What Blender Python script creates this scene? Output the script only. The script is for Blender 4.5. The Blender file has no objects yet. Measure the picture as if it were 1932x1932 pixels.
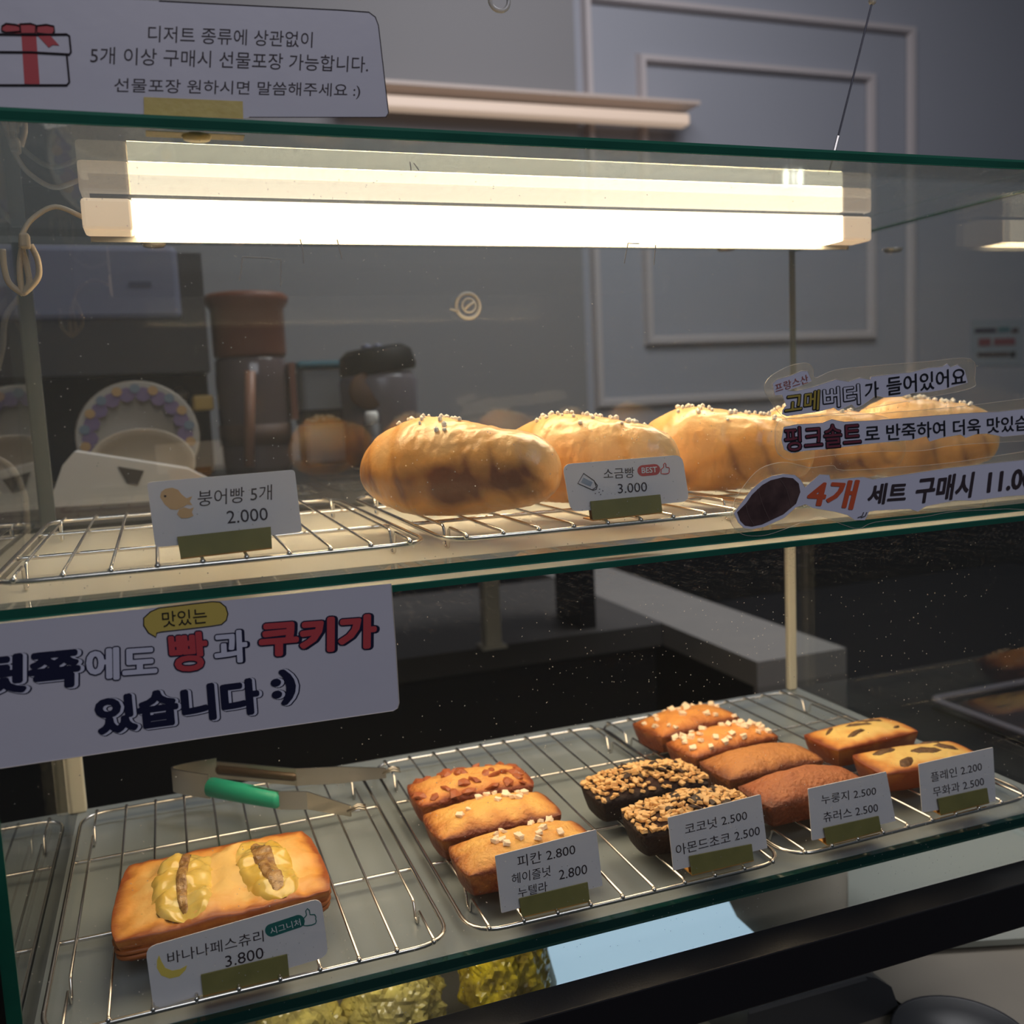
import bpy, bmesh, math, random
from mathutils import Vector, Matrix, noise
from mathutils.geometry import tessellate_polygon
random.seed(7)
S = 1.278                       # modelling units -> metres (applied to every top-level object at the end)
CAM = Vector((0.0, 0.0, 1.25))
RX = Vector((0.9387020594, -0.3416822023, -0.0457352840))
UX = Vector((0.0828455182, 0.0948130778, 0.9920418844))
WX = Vector((0.3346267528, 0.9350207232, -0.1173080705))
FPX = 1816.2
sc = bpy.context.scene
COL = sc.collection

# ---------------------------------------------------------------- camera, world, lights
cd = bpy.data.cameras.new('camera'); cam = bpy.data.objects.new('camera', cd); COL.objects.link(cam)
cd.sensor_width = 36; cd.lens = 36 * FPX / 1932
cd.clip_start = 0.02
cam.matrix_world = Matrix(((RX.x, UX.x, -WX.x, 0), (RX.y, UX.y, -WX.y, 0), (RX.z, UX.z, -WX.z, CAM.z), (0, 0, 0, 1)))
cd.dof.use_dof = True; cd.dof.focus_distance = 0.41 * S; cd.dof.aperture_fstop = cd.lens / 3.6
sc.camera = cam
wd = bpy.data.worlds.new('room_ambient'); sc.world = wd; wd.use_nodes = True
wd.node_tree.nodes['Background'].inputs[0].default_value = (0.50, 0.55, 0.66, 1)
wd.node_tree.nodes['Background'].inputs[1].default_value = 0.085
sc.view_settings.view_transform = 'Standard'; sc.view_settings.look = 'None'
sc.view_settings.exposure = 0.0; sc.view_settings.gamma = 1.0
sc.view_settings.use_curve_mapping = False
sc.cycles.transparent_max_bounces = 40
sc.cycles.max_bounces = 10

def area_light(name, loc, target, size, power, col):
    l = bpy.data.lights.new(name, 'AREA'); l.shape = 'RECTANGLE'; l.size = size[0]; l.size_y = size[1]
    l.energy = power * S * S; l.color = col
    o = bpy.data.objects.new(name, l); COL.objects.link(o); o.location = loc
    o.rotation_euler = (Vector(target) - Vector(loc)).to_track_quat('-Z', 'Y').to_euler()
    return o
area_light('ceiling_panel_light', (0.3, -1.3, 2.7), (0.25, 0.36, 1.1), (1.2, 1.2), 12.5, (0.90, 0.89, 1.0))
area_light('kitchen_ceiling_light', (0.9, 1.1, 2.6), (0.9, 1.9, 0.9), (1.0, 0.8), 17, (0.98, 0.96, 1.0))
sl = bpy.data.lights.new('carton_fill_light', 'SPOT'); sl.energy = 1.6 * S * S; sl.color = (1, .84, .68); sl.spot_size = math.radians(30); sl.spot_blend = .8; sl.shadow_soft_size = .03  # added spot that brightens the carton; no such fitting is known
so = bpy.data.objects.new('carton_fill_light', sl); COL.objects.link(so); so.location = (.05, .62, 1.85)
so.rotation_euler = (Vector((-.03, .82, 1.2)) - Vector((.05, .62, 1.85))).to_track_quat('-Z', 'Y').to_euler()

# ---------------------------------------------------------------- helpers
def at(px, py, ax, val):        # point of the plane <ax>=val seen at pixel px,py of the 1932 px frame
    d = RX * ((px - 966) / FPX) - UX * ((py - 966) / FPX) + WX
    i = 'xyz'.index(ax)
    return CAM + d * ((val - CAM[i]) / d[i])
def tag(o, label=None, cat=None, group=None, kind=None):
    if label: o['label'] = label
    if cat: o['category'] = cat
    if group: o['group'] = group
    if kind: o['kind'] = kind
    return o
def empty(name, loc=(0, 0, 0), label=None, cat=None, group=None, kind=None):
    o = bpy.data.objects.new(name, None); COL.objects.link(o); o.location = loc
    o.empty_display_size = .01
    return tag(o, label, cat, group, kind)
def mesh_obj(name, me, parent=None, mat=None, smooth=False):
    o = bpy.data.objects.new(name, me); COL.objects.link(o)
    if mat is not None and not me.materials: me.materials.append(mat)
    if smooth:
        me.polygons.foreach_set('use_smooth', [True] * len(me.polygons))
    if parent is not None:
        o.parent = parent
        l = Vector(parent.location)
        p = parent.parent
        while p is not None: l += Vector(p.location); p = p.parent
        if parent.type == 'EMPTY' and not o.get('local'):
            o.location = -l
    return o
def obj(name, bm, mat, parent=None, smooth=False, local=False):
    me = bpy.data.meshes.new(name); bm.normal_update(); bm.to_mesh(me); bm.free()
    o = bpy.data.objects.new(name, me); COL.objects.link(o)
    for m in (mat if isinstance(mat, (list, tuple)) else [mat]): me.materials.append(m)
    if smooth: me.polygons.foreach_set('use_smooth', [True] * len(me.polygons))
    if parent is not None:
        o.parent = parent
        if not local:           # geometry is in world coordinates: undo the parent's offset
            o.matrix_parent_inverse = world_of(parent).inverted()
    return o
def world_of(o):
    m = o.matrix_parent_inverse @ Matrix.LocRotScale(o.location, o.rotation_euler, o.scale) if o.parent else Matrix.LocRotScale(o.location, o.rotation_euler, o.scale)
    return world_of(o.parent) @ m if o.parent else m
def copy_tree(o, parent=None):
    c = o.copy(); COL.objects.link(c)
    if parent is not None: c.parent = parent; c.matrix_parent_inverse = o.matrix_parent_inverse
    for ch in list(o.children): copy_tree(ch, c)
    return c
def box(bm, x0, x1, y0, y1, z0, z1, bev=0.0):
    r = bmesh.ops.create_cube(bm, size=1)
    vs = r['verts']
    for v in vs:
        v.co = Vector(((x0 + x1) / 2 + v.co.x * (x1 - x0), (y0 + y1) / 2 + v.co.y * (y1 - y0), (z0 + z1) / 2 + v.co.z * (z1 - z0)))
    if bev > 0:
        es = {e for v in vs for e in v.link_edges}
        bmesh.ops.bevel(bm, geom=list(es), offset=bev, segments=2, profile=.5, affect='EDGES')
    return bm
def BOX(*a, **k): return box(bmesh.new(), *a, **k)
def tube(bm, pts, rad, n=8, closed=False, cap=True):
    pts = [Vector(p) for p in pts]; N = len(pts)
    rads = rad if isinstance(rad, (list, tuple)) else [rad] * N
    rings = []; prev = None
    for i, p in enumerate(pts):
        if closed: t = (pts[(i + 1) % N] - pts[i - 1])
        else: t = pts[min(i + 1, N - 1)] - pts[max(i - 1, 0)]
        t.normalize()
        if prev is None:
            a = Vector((0, 0, 1)) if abs(t.z) < .9 else Vector((1, 0, 0))
            u = t.cross(a).normalized()
        else:
            u = (prev - t * prev.dot(t))
            u = u.normalized() if u.length > 1e-6 else t.orthogonal().normalized()
        prev = u; v = t.cross(u)
        rings.append([bm.verts.new(p + (u * math.cos(2 * math.pi * k / n) + v * math.sin(2 * math.pi * k / n)) * rads[i]) for k in range(n)])
    for i in range(N if closed else N - 1):
        a, b = rings[i], rings[(i + 1) % N]
        for k in range(n): bm.faces.new((a[k], a[(k + 1) % n], b[(k + 1) % n], b[k]))
    if not closed and cap:
        bm.faces.new(rings[0][::-1]); bm.faces.new(rings[-1])
    return bm
def TUBE(*a, **k): return tube(bmesh.new(), *a, **k)
def lathe(bm, prof, c=(0, 0, 0), n=32, M=None):
    rings = []
    for r, z in prof:
        ring = []
        for k in range(n):
            a = 2 * math.pi * k / n; p = Vector((max(r, 1e-5) * math.cos(a), max(r, 1e-5) * math.sin(a), z))
            if M is not None: p = M @ p
            ring.append(bm.verts.new(p + Vector(c)))
        rings.append(ring)
    for a, b in zip(rings, rings[1:]):
        for k in range(n): bm.faces.new((a[k], a[(k + 1) % n], b[(k + 1) % n], b[k]))
    bm.faces.new(rings[0][::-1]); bm.faces.new(rings[-1])
    return bm
def smooth_path(P, n=8, closed=False):
    P = [Vector(p) for p in P]; out = []; N = len(P)
    for i in range(N if closed else N - 1):
        g = (lambda k: P[k % N]) if closed else (lambda k: P[max(0, min(N - 1, k))])
        p0, p1, p2, p3 = g(i - 1), g(i), g(i + 1), g(i + 2)
        for j in range(n):
            t = j / n
            out.append(.5 * ((2 * p1) + (p2 - p0) * t + (2 * p0 - 5 * p1 + 4 * p2 - p3) * t * t + (3 * p1 - p0 - 3 * p2 + p3) * t ** 3))
    if not closed: out.append(P[-1])
    return out
def round_corners(P, rads, n=5):
    out = []; N = len(P)
    for i in range(N):
        r = rads[i] if isinstance(rads, (list, tuple)) else rads
        p = Vector(P[i]); a = Vector(P[i - 1]) - p; b = Vector(P[(i + 1) % N]) - p
        if r <= 0: out.append(p); continue
        r = min(r, a.length * .45, b.length * .45)
        A = p + a.normalized() * r; B = p + b.normalized() * r
        for j in range(n + 1):
            t = j / n; out.append(A * (1 - t) ** 2 + p * 2 * t * (1 - t) + B * t * t)
    return out
def slab(P, th, nrm=Vector((0, -1, 0))):      # flat outline P (3D points on a plane) given the thickness th away from nrm
    bm = bmesh.new(); k = Vector(nrm) * -th
    f = [bm.verts.new(Vector(p)) for p in P]; b = [bm.verts.new(Vector(p) + k) for p in P]
    for tri in tessellate_polygon([[Vector(p) for p in P]]):
        bm.faces.new([f[q] for q in tri]); bm.faces.new([b[q] for q in tri][::-1])
    for i in range(len(P)):
        j = (i + 1) % len(P); bm.faces.new((f[j], f[i], b[i], b[j]))
    bmesh.ops.recalc_face_normals(bm, faces=bm.faces[:])
    return bm
def front(P, y): return [at(x, z, 'y', y) for x, z in P]     # outline read on the upright plane at depth y

_cc = {}
def glyphs(body, off=0.0, shear=0.0, res=3):
    k = (body, off, shear, res)
    if k in _cc: return _cc[k]
    c = bpy.data.curves.new('glyphs', 'FONT'); c.body = body; c.resolution_u = res; c.offset = off; c.shear = shear
    o = bpy.data.objects.new('glyphs', c); COL.objects.link(o)
    dg = bpy.context.evaluated_depsgraph_get(); dg.update()
    m = bpy.data.meshes.new_from_object(o.evaluated_get(dg))
    vs = [v.co.copy() for v in m.vertices]; fs = [tuple(p.vertices) for p in m.polygons]
    bpy.data.objects.remove(o); bpy.data.curves.remove(c); bpy.data.meshes.remove(m)
    _cc[k] = (vs, fs); return _cc[k]
def text(parent, body, A, B, Cc, y, mat, off=0.0, lift=.00012, shear=0.0, grow=0.0, shift=(0, 0), name='lettering'):
    # A,B,Cc: pixels of the bottom left, bottom right and top left of the printed words, on the plane at depth y
    # off/grow thicken the strokes (em units) by printing the word several times around a small circle
    A3, B3, C3 = at(*A, 'y', y), at(*B, 'y', y), at(*Cc, 'y', y)
    vs, fs = glyphs(body, 0.0, shear)
    x0 = min(v.x for v in vs) - off; x1 = max(v.x for v in vs) + off; y0 = min(v.y for v in vs) - off; y1 = max(v.y for v in vs) + off
    R_ = off + grow; cp = [(0, 0)]
    if R_ > 0:
        cp += [(R_ * math.cos(2 * math.pi * k / 14), R_ * math.sin(2 * math.pi * k / 14)) for k in range(14)]
        if R_ > .04: cp += [(.5 * R_ * math.cos(2 * math.pi * k / 8), .5 * R_ * math.sin(2 * math.pi * k / 8)) for k in range(8)]
    me = bpy.data.meshes.new(name); P = []; F = []
    for n_, (dx, dy) in enumerate(cp):
        b0 = len(P)
        for v in vs:
            a = (v.x + dx + shift[0] - x0) / (x1 - x0); b = (v.y + dy + shift[1] - y0) / (y1 - y0)
            P.append(A3 + (B3 - A3) * a + (C3 - A3) * b + Vector((0, -lift - n_ * 1.5e-6, 0)))
        F += [tuple(q + b0 for q in f) for f in fs]
    me.from_pydata([tuple(p) for p in P], [], F); me.materials.append(mat)
    o = bpy.data.objects.new(name, me); COL.objects.link(o); o.parent = parent
    o.matrix_parent_inverse = world_of(parent).inverted()
    o['kind'] = 'stuff'
    return o
def patch(parent, name, P, y, mat, lift=.00012, th=.00005):
    return obj(name, slab([p + Vector((0, -lift, 0)) for p in front(P, y)], th), mat, parent)
def line(parent, name, P, y, mat, r=.0002, lift=.0001, closed=False, sm=0):
    pts = [p + Vector((0, -lift, 0)) for p in front(P, y)]
    if sm: pts = smooth_path(pts, sm, closed)
    return obj(name, TUBE(pts, r, n=5, closed=closed), mat, parent)

# ---------------------------------------------------------------- materials
def mat(name, col, rough=.5, metal=0.0, noise_amt=0.0, scale=60, col2=None, bump=0.0, bscale=200, emit=None, estr=0, sss=0, trans=0, spec=.5, coat=0):
    m = bpy.data.materials.new(name); m.use_nodes = True; nt = m.node_tree; b = nt.nodes['Principled BSDF']
    b.inputs['Base Color'].default_value = (*col, 1); b.inputs['Roughness'].default_value = rough; b.inputs['Metallic'].default_value = metal
    b.inputs['Specular IOR Level'].default_value = spec
    if coat: b.inputs['Coat Weight'].default_value = coat; b.inputs['Coat Roughness'].default_value = .15
    if trans: b.inputs['Transmission Weight'].default_value = trans
    if sss: b.inputs['Subsurface Weight'].default_value = sss; b.inputs['Subsurface Radius'].default_value = (.01, .005, .002); b.inputs['Subsurface Scale'].default_value = .6
    if emit: b.inputs['Emission Color'].default_value = (*emit, 1); b.inputs['Emission Strength'].default_value = estr
    tc = nt.nodes.new('ShaderNodeTexCoord')
    if col2 is not None:
        n = nt.nodes.new('ShaderNodeTexNoise'); n.inputs['Scale'].default_value = scale; n.inputs['Detail'].default_value = 6
        rp = nt.nodes.new('ShaderNodeValToRGB'); rp.color_ramp.elements[0].position = .5 - noise_amt / 2; rp.color_ramp.elements[1].position = .5 + noise_amt / 2
        rp.color_ramp.elements[0].color = (*col, 1); rp.color_ramp.elements[1].color = (*col2, 1)
        nt.links.new(tc.outputs['Object'], n.inputs['Vector']); nt.links.new(n.outputs['Fac'], rp.inputs['Fac']); nt.links.new(rp.outputs['Color'], b.inputs['Base Color'])
    if bump:
        n2 = nt.nodes.new('ShaderNodeTexNoise'); n2.inputs['Scale'].default_value = bscale; n2.inputs['Detail'].default_value = 5
        bp = nt.nodes.new('ShaderNodeBump'); bp.inputs['Strength'].default_value = bump; bp.inputs['Distance'].default_value = .002
        nt.links.new(tc.outputs['Object'], n2.inputs['Vector']); nt.links.new(n2.outputs['Fac'], bp.inputs['Height']); nt.links.new(bp.outputs['Normal'], b.inputs['Normal'])
    return m
def glass(name, tint=(.97, .985, .975), dust=0.0, haze=0.0, refl=1.0, grain=1.0, film=None):
    # thin clear pane: transparent + mirror mixed by Schlick's law, with optional dust specks and a greasy film that also imitates lens glare
    m = bpy.data.materials.new(name); m.use_nodes = True; nt = m.node_tree; nt.nodes.clear(); N = nt.nodes.new; L = nt.links.new
    out = N('ShaderNodeOutputMaterial'); tr = N('ShaderNodeBsdfTransparent'); tr.inputs[0].default_value = (*tint, 1)
    gl = N('ShaderNodeBsdfGlossy'); gl.inputs['Roughness'].default_value = .004; gl.inputs[0].default_value = (1, 1, 1, 1)
    lw = N('ShaderNodeLayerWeight'); pw = N('ShaderNodeMath'); pw.operation = 'POWER'; pw.inputs[1].default_value = 5
    lw.inputs['Blend'].default_value = .5
    L(lw.outputs['Facing'], pw.inputs[0])
    ma = N('ShaderNodeMath'); ma.operation = 'MULTIPLY_ADD'; ma.inputs[1].default_value = .96 * refl; ma.inputs[2].default_value = .04 * refl
    L(pw.outputs[0], ma.inputs[0])
    mx = N('ShaderNodeMixShader'); L(ma.outputs[0], mx.inputs[0]); L(tr.outputs[0], mx.inputs[1]); L(gl.outputs[0], mx.inputs[2])
    last = mx
    if dust or haze:
        df = N('ShaderNodeBsdfDiffuse'); df.inputs[0].default_value = (.85, .85, .82, 1)
        tl = N('ShaderNodeBsdfTranslucent'); tl.inputs[0].default_value = (.85, .85, .82, 1)
        m2 = N('ShaderNodeMixShader'); m2.inputs[0].default_value = .6; L(df.outputs[0], m2.inputs[1]); L(tl.outputs[0], m2.inputs[2])
        tc = N('ShaderNodeTexCoord')
        mp = N('ShaderNodeMapping'); mp.inputs['Scale'].default_value = (1, 1, 1); L(tc.outputs['Object'], mp.inputs[0])
        vo = N('ShaderNodeTexVoronoi'); vo.inputs['Scale'].default_value = 420 * grain; L(mp.outputs[0], vo.inputs['Vector'])
        rp = N('ShaderNodeValToRGB'); rp.color_ramp.elements[0].position = .04; rp.color_ramp.elements[0].color = (1, 1, 1, 1)
        rp.color_ramp.elements[1].position = .13; rp.color_ramp.elements[1].color = (0, 0, 0, 1); L(vo.outputs['Distance'], rp.inputs[0])
        # only some cells hold a speck, and they gather in wiped streaks
        sep = N('ShaderNodeSeparateColor'); L(vo.outputs['Color'], sep.inputs[0])
        wn = N('ShaderNodeTexNoise'); wn.inputs['Scale'].default_value = 14; wn.inputs['Detail'].default_value = 3; wn.inputs['Distortion'].default_value = .8
        mp2 = N('ShaderNodeMapping'); mp2.inputs['Rotation'].default_value = (0, math.radians(35), 0); mp2.inputs['Scale'].default_value = (.35, 1, 2.4)
        L(tc.outputs['Object'], mp2.inputs[0]); L(mp2.outputs[0], wn.inputs['Vector'])
        th = N('ShaderNodeMapRange'); th.inputs['From Min'].default_value = .42; th.inputs['From Max'].default_value = .72; th.inputs['To Min'].default_value = .90; th.inputs['To Max'].default_value = .22
        L(wn.outputs['Fac'], th.inputs['Value'])
        gt = N('ShaderNodeMath'); gt.operation = 'GREATER_THAN'; L(sep.outputs[0], gt.inputs[0]); L(th.outputs[0], gt.inputs[1])
        mu = N('ShaderNodeMath'); mu.operation = 'MULTIPLY'; L(rp.outputs[0], mu.inputs[0]); L(gt.outputs[0], mu.inputs[1])
        m3 = N('ShaderNodeMath'); m3.operation = 'MULTIPLY_ADD'; m3.inputs[1].default_value = dust; m3.inputs[2].default_value = haze; L(mu.outputs[0], m3.inputs[0])
        if film:                # dried wiping droplets gathered along the top of the pane
            sx = N('ShaderNodeSeparateXYZ'); L(tc.outputs['Object'], sx.inputs[0])
            gr = N('ShaderNodeMapRange'); gr.inputs['From Min'].default_value = film[0]; gr.inputs['From Max'].default_value = film[1]; L(sx.outputs['Z'], gr.inputs['Value'])
            mp3 = N('ShaderNodeMapping'); mp3.inputs['Scale'].default_value = (480, 1, 1500); mp3.inputs['Rotation'].default_value = (0, math.radians(-3), 0); L(tc.outputs['Object'], mp3.inputs[0])
            n4 = N('ShaderNodeTexNoise'); n4.inputs['Scale'].default_value = 1.0; n4.inputs['Detail'].default_value = 4; L(mp3.outputs[0], n4.inputs['Vector'])
            r4 = N('ShaderNodeMapRange'); r4.inputs['From Min'].default_value = .56; r4.inputs['From Max'].default_value = .74; L(n4.outputs['Fac'], r4.inputs['Value'])
            g2 = N('ShaderNodeMath'); g2.operation = 'MULTIPLY'; L(gr.outputs[0], g2.inputs[0]); L(r4.outputs[0], g2.inputs[1])
            g3 = N('ShaderNodeMath'); g3.operation = 'MULTIPLY_ADD'; g3.inputs[1].default_value = .20; L(g2.outputs[0], g3.inputs[0]); L(m3.outputs[0], g3.inputs[2]); m3 = g3
        mx2 = N('ShaderNodeMixShader'); L(m3.outputs[0], mx2.inputs[0]); L(mx.outputs[0], mx2.inputs[1]); L(m2.outputs[0], mx2.inputs[2]); last = mx2
    L(last.outputs[0], out.inputs[0])
    return m
def bake_mat(name, c0, c1, c2, rough=.45, nscale=90, bump=.3, bscale=260, sss=.08, spot=None, spotscale=70, coat=0):
    # pastry crust: colour goes c0 -> c1 -> c2 with the 'bake' attribute (how browned each spot of the crust is), broken up by noise
    m = bpy.data.materials.new(name); m.use_nodes = True; nt = m.node_tree; N = nt.nodes.new; L = nt.links.new; b = nt.nodes['Principled BSDF']
    b.inputs['Roughness'].default_value = rough
    b.inputs['Subsurface Weight'].default_value = sss; b.inputs['Subsurface Radius'].default_value = (.006, .003, .001); b.inputs['Subsurface Scale'].default_value = .5
    if coat: b.inputs['Coat Weight'].default_value = coat; b.inputs['Coat Roughness'].default_value = .25
    at_ = N('ShaderNodeAttribute'); at_.attribute_name = 'bake'
    tc = N('ShaderNodeTexCoord'); n = N('ShaderNodeTexNoise'); n.inputs['Scale'].default_value = nscale; n.inputs['Detail'].default_value = 5; L(tc.outputs['Object'], n.inputs['Vector'])
    mr = N('ShaderNodeMath'); mr.operation = 'MULTIPLY_ADD'; mr.inputs[1].default_value = .8; mr.inputs[2].default_value = -.40; L(n.outputs['Fac'], mr.inputs[0])
    ad = N('ShaderNodeMath'); ad.operation = 'ADD'; ad.use_clamp = True; L(at_.outputs['Fac'], ad.inputs[0]); L(mr.outputs[0], ad.inputs[1])
    rp = N('ShaderNodeValToRGB'); e = rp.color_ramp.elements; e[0].position = .05; e[0].color = (*c0, 1); e[1].position = .95; e[1].color = (*c2, 1)
    k = e.new(.5); k.color = (*c1, 1); L(ad.outputs[0], rp.inputs[0])
    colout = rp.outputs[0]
    if spot:
        n3 = N('ShaderNodeTexNoise'); n3.inputs['Scale'].default_value = spotscale; n3.inputs['Detail'].default_value = 2; L(tc.outputs['Object'], n3.inputs['Vector'])
        r3 = N('ShaderNodeValToRGB'); r3.color_ramp.elements[0].position = .56; r3.color_ramp.elements[1].position = .62; L(n3.outputs['Fac'], r3.inputs[0])
        mx = N('ShaderNodeMix'); mx.data_type = 'RGBA'; L(r3.outputs[0], mx.inputs[0]); L(colout, mx.inputs[6]); mx.inputs[7].default_value = (*spot, 1); colout = mx.outputs[2]
    L(colout, b.inputs['Base Color'])
    n2 = N('ShaderNodeTexNoise'); n2.inputs['Scale'].default_value = bscale; n2.inputs['Detail'].default_value = 6; L(tc.outputs['Object'], n2.inputs['Vector'])
    bp = N('ShaderNodeBump'); bp.inputs['Strength'].default_value = bump; bp.inputs['Distance'].default_value = .002; L(n2.outputs['Fac'], bp.inputs['Height']); L(bp.outputs[0], b.inputs['Normal'])
    return m
M = {}
M['pane'] = glass('clear_glass', refl=.8)
M['rear'] = glass('mirror_bright_glass', refl=1.35)
M['front'] = glass('dusty_front_glass', dust=.5, haze=.018, refl=.5, film=(1.322, 1.352))
M['wet'] = glass('smeared_front_glass', dust=.5, haze=.003, refl=.42, grain=.9, film=(1.156, 1.182))
M['lid'] = glass('lid_glass', tint=(.93, .97, .95), haze=.028, dust=.1)
M['edge'] = mat('green_glass_edge', (.006, .080, .050), .12, spec=.6, noise_amt=.3, scale=25, col2=(.009, .115, .072))
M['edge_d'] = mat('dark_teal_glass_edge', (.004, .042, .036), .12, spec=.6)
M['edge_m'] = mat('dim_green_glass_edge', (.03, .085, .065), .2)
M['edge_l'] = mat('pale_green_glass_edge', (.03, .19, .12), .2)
M['liner'] = mat('cream_shelf_liner', (.78, .74, .64), .33, col2=(.74, .69, .58), noise_amt=.5, scale=9, bump=.02, bscale=40)
_nt = M['liner'].node_tree; _b = _nt.nodes['Principled BSDF']; _o = _nt.nodes['Material Output']
_t = _nt.nodes.new('ShaderNodeBsdfTranslucent'); _t.inputs[0].default_value = (.85, .76, .60, 1); _m = _nt.nodes.new('ShaderNodeMixShader'); _m.inputs[0].default_value = .22
_nt.links.new(_b.outputs[0], _m.inputs[1]); _nt.links.new(_t.outputs[0], _m.inputs[2]); _nt.links.new(_m.outputs[0], _o.inputs[0])
M['grey_shelf'] = mat('satin_grey_shelf', (.27, .305, .315), .22, col2=(.245, .275, .285), noise_amt=.5, scale=12, bump=.03, bscale=30)
M['post'] = mat('cream_plastic', (.75, .70, .56), .45)
M['clearpost'] = mat('frosted_plastic', (.11, .125, .13), .3)
M['black'] = mat('satin_black_metal', (.012, .011, .013), .34, metal=0, bump=.06, bscale=900, spec=.55)
M['chrome'] = mat('chrome_wire', (.78, .74, .69), .24, metal=1)
M['paper'] = mat('matt_white_paper', (.76, .73, .75), .65, col2=(.72, .70, .74), noise_amt=.6, scale=30, bump=.05, bscale=300)
M['paper2'] = mat('glossy_laminated_paper', (.66, .635, .70), .35, col2=(.61, .60, .68), noise_amt=.6, scale=30, bump=.08, bscale=70)
M['sticker'] = mat('white_sticker_border', (.66, .66, .78), .4)
M['ink'] = mat('dark_brown_ink', (.035, .022, .028), .6)
M['black_ink'] = mat('black_ink', (.006, .006, .012), .5)
M['navy'] = mat('navy_ink', (.004, .005, .035), .5)
M['red'] = mat('brick_red_ink', (.55, .06, .07), .55)
M['white_ink'] = mat('white_ink', (.8, .8, .84), .5)
M['grey_ink'] = mat('pale_blue_grey_ink', (.30, .36, .46), .55)
M['orange_ink'] = mat('orange_red_ink', (.62, .10, .035), .5)
M['gold_ink'] = mat('ochre_ink', (.42, .32, .06), .5)
M['wine_ink'] = mat('wine_red_ink', (.17, .03, .05), .5)
M['rose_ink'] = mat('dusty_rose_ink', (.42, .13, .10), .5)
M['green_ink'] = mat('dark_teal_ink', (.01, .14, .13), .5)
M['yellow_ink'] = mat('banana_yellow_ink', (.80, .62, .12), .55)
M['ochre_paper'] = mat('ochre_badge_print', (.62, .47, .10), .5)
M['tan_ink'] = mat('tan_print', (.72, .45, .22), .6)
M['tape'] = mat('yellow_masking_tape', (.70, .55, .16), .45, col2=(.60, .45, .12), noise_amt=.5, scale=180, bump=.1, bscale=400)
M['brass'] = mat('tarnished_brass', (.26, .235, .075), .55, metal=0, col2=(.20, .185, .06), noise_amt=.5, scale=120, spec=.5)
M['brass_in'] = mat('warm_brass', (.5, .25, .06), .4, metal=.4)
M['salt'] = mat('white_salt', (.98, .93, .84), .55)
M['nib'] = mat('sugar_nib', (.98, .78, .55), .55)
M['almond'] = mat('chopped_almond', (.88, .58, .26), .5, col2=(.72, .36, .12), noise_amt=.3, scale=300, sss=.1)
M['choc'] = mat('dark_chocolate', (.035, .012, .006), .3, bump=.3, bscale=500)
M['pecan'] = mat('pecan_piece', (.30, .055, .018), .4, col2=(.48, .15, .05), noise_amt=.4, scale=300)
M['fig'] = mat('dried_fig', (.085, .035, .012), .4, col2=(.20, .095, .03), noise_amt=.4, scale=500, bump=.6, bscale=700)
M['banana'] = mat('glazed_banana', (.82, .50, .07), .2, col2=(.88, .66, .20), noise_amt=.4, scale=90, sss=.15, coat=.6, bump=.1, bscale=150)
M['seed'] = mat('baked_banana_core', (.20, .075, .02), .25, col2=(.62, .36, .12), noise_amt=.45, scale=240, bump=.9, bscale=420, coat=.5)
M['loaf'] = bake_mat('salt_bread_crust', (.95, .58, .25), (.80, .37, .085), (.17, .04, .010), rough=.36, nscale=30, bump=.8, bscale=120, sss=.08, coat=.4)
M['fin_gold'] = bake_mat('golden_cake_crust', (.87, .47, .12), (.62, .24, .05), (.20, .042, .010), nscale=120, bump=.9, bscale=420)
M['fin_orange'] = bake_mat('orange_cake_crust', (.86, .36, .085), (.60, .20, .045), (.20, .042, .010), nscale=120, bump=.8, bscale=420)
M['fin_brown'] = bake_mat('brown_cake_crust', (.58, .235, .065), (.42, .15, .04), (.17, .045, .014), nscale=160, bump=.9, bscale=500)
M['fin_red'] = bake_mat('reddish_brown_cake_crust', (.50, .17, .06), (.38, .11, .04), (.16, .04, .014), nscale=160, bump=1.0, bscale=500)
M['fin_fig'] = bake_mat('pale_yellow_cake_crust', (.88, .58, .17), (.70, .27, .05), (.24, .05, .012), nscale=90, bump=.3, bscale=350)
M['fin_pecan'] = bake_mat('nutty_cake_crust', (.85, .42, .11), (.60, .20, .045), (.25, .05, .015), nscale=120, bump=1.0, bscale=420)
M['fin_choc'] = bake_mat('chocolate_cake_crust', (.06, .02, .010), (.035, .012, .007), (.018, .006, .004), nscale=160, bump=.6, bscale=500, rough=.7)
M['flake'] = mat('flaky_layer_crust', (.34, .10, .022), .5)
M['puff'] = bake_mat('puff_pastry_crust', (.95, .60, .20), (.82, .36, .075), (.36, .09, .02), nscale=75, bump=.4, bscale=180, rough=.4)
M['pudding'] = mat('wall_grey_paint', (.29, .30, .34), .6, col2=(.275, .285, .325), noise_amt=.6, scale=2)
M['trim'] = mat('wall_moulding_paint', (.44, .40, .40), .5)
M['wall_l'] = mat('grey_brown_paint', (.20, .195, .20), .6)
M['darkwall'] = mat('black_cladding', (.012, .0115, .011), .5)
M['floor'] = mat('dark_floor', (.03, .028, .026), .5)
M['work'] = mat('grey_stone_worktop', (.30, .275, .25), .45, col2=(.27, .25, .23), noise_amt=.5, scale=20)
M['beige_top'] = mat('beige_counter_top', (.34, .30, .23), .5, col2=(.30, .265, .205), noise_amt=.5, scale=10)
M['teal_grip'] = mat('green_rubber_grip', (.03, .42, .26), .4)
M['dark_grip'] = mat('shaded_bronze_grip', (.11, .075, .05), .35, metal=.5)
M['steel'] = mat('brushed_steel', (.55, .50, .43), .3, metal=1)
M['cord'] = mat('ivory_cable', (.55, .45, .34), .4)
M['lampbody'] = mat('lamp_housing', (.85, .72, .58), .4, emit=(1, .70, .45), estr=.45)
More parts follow.
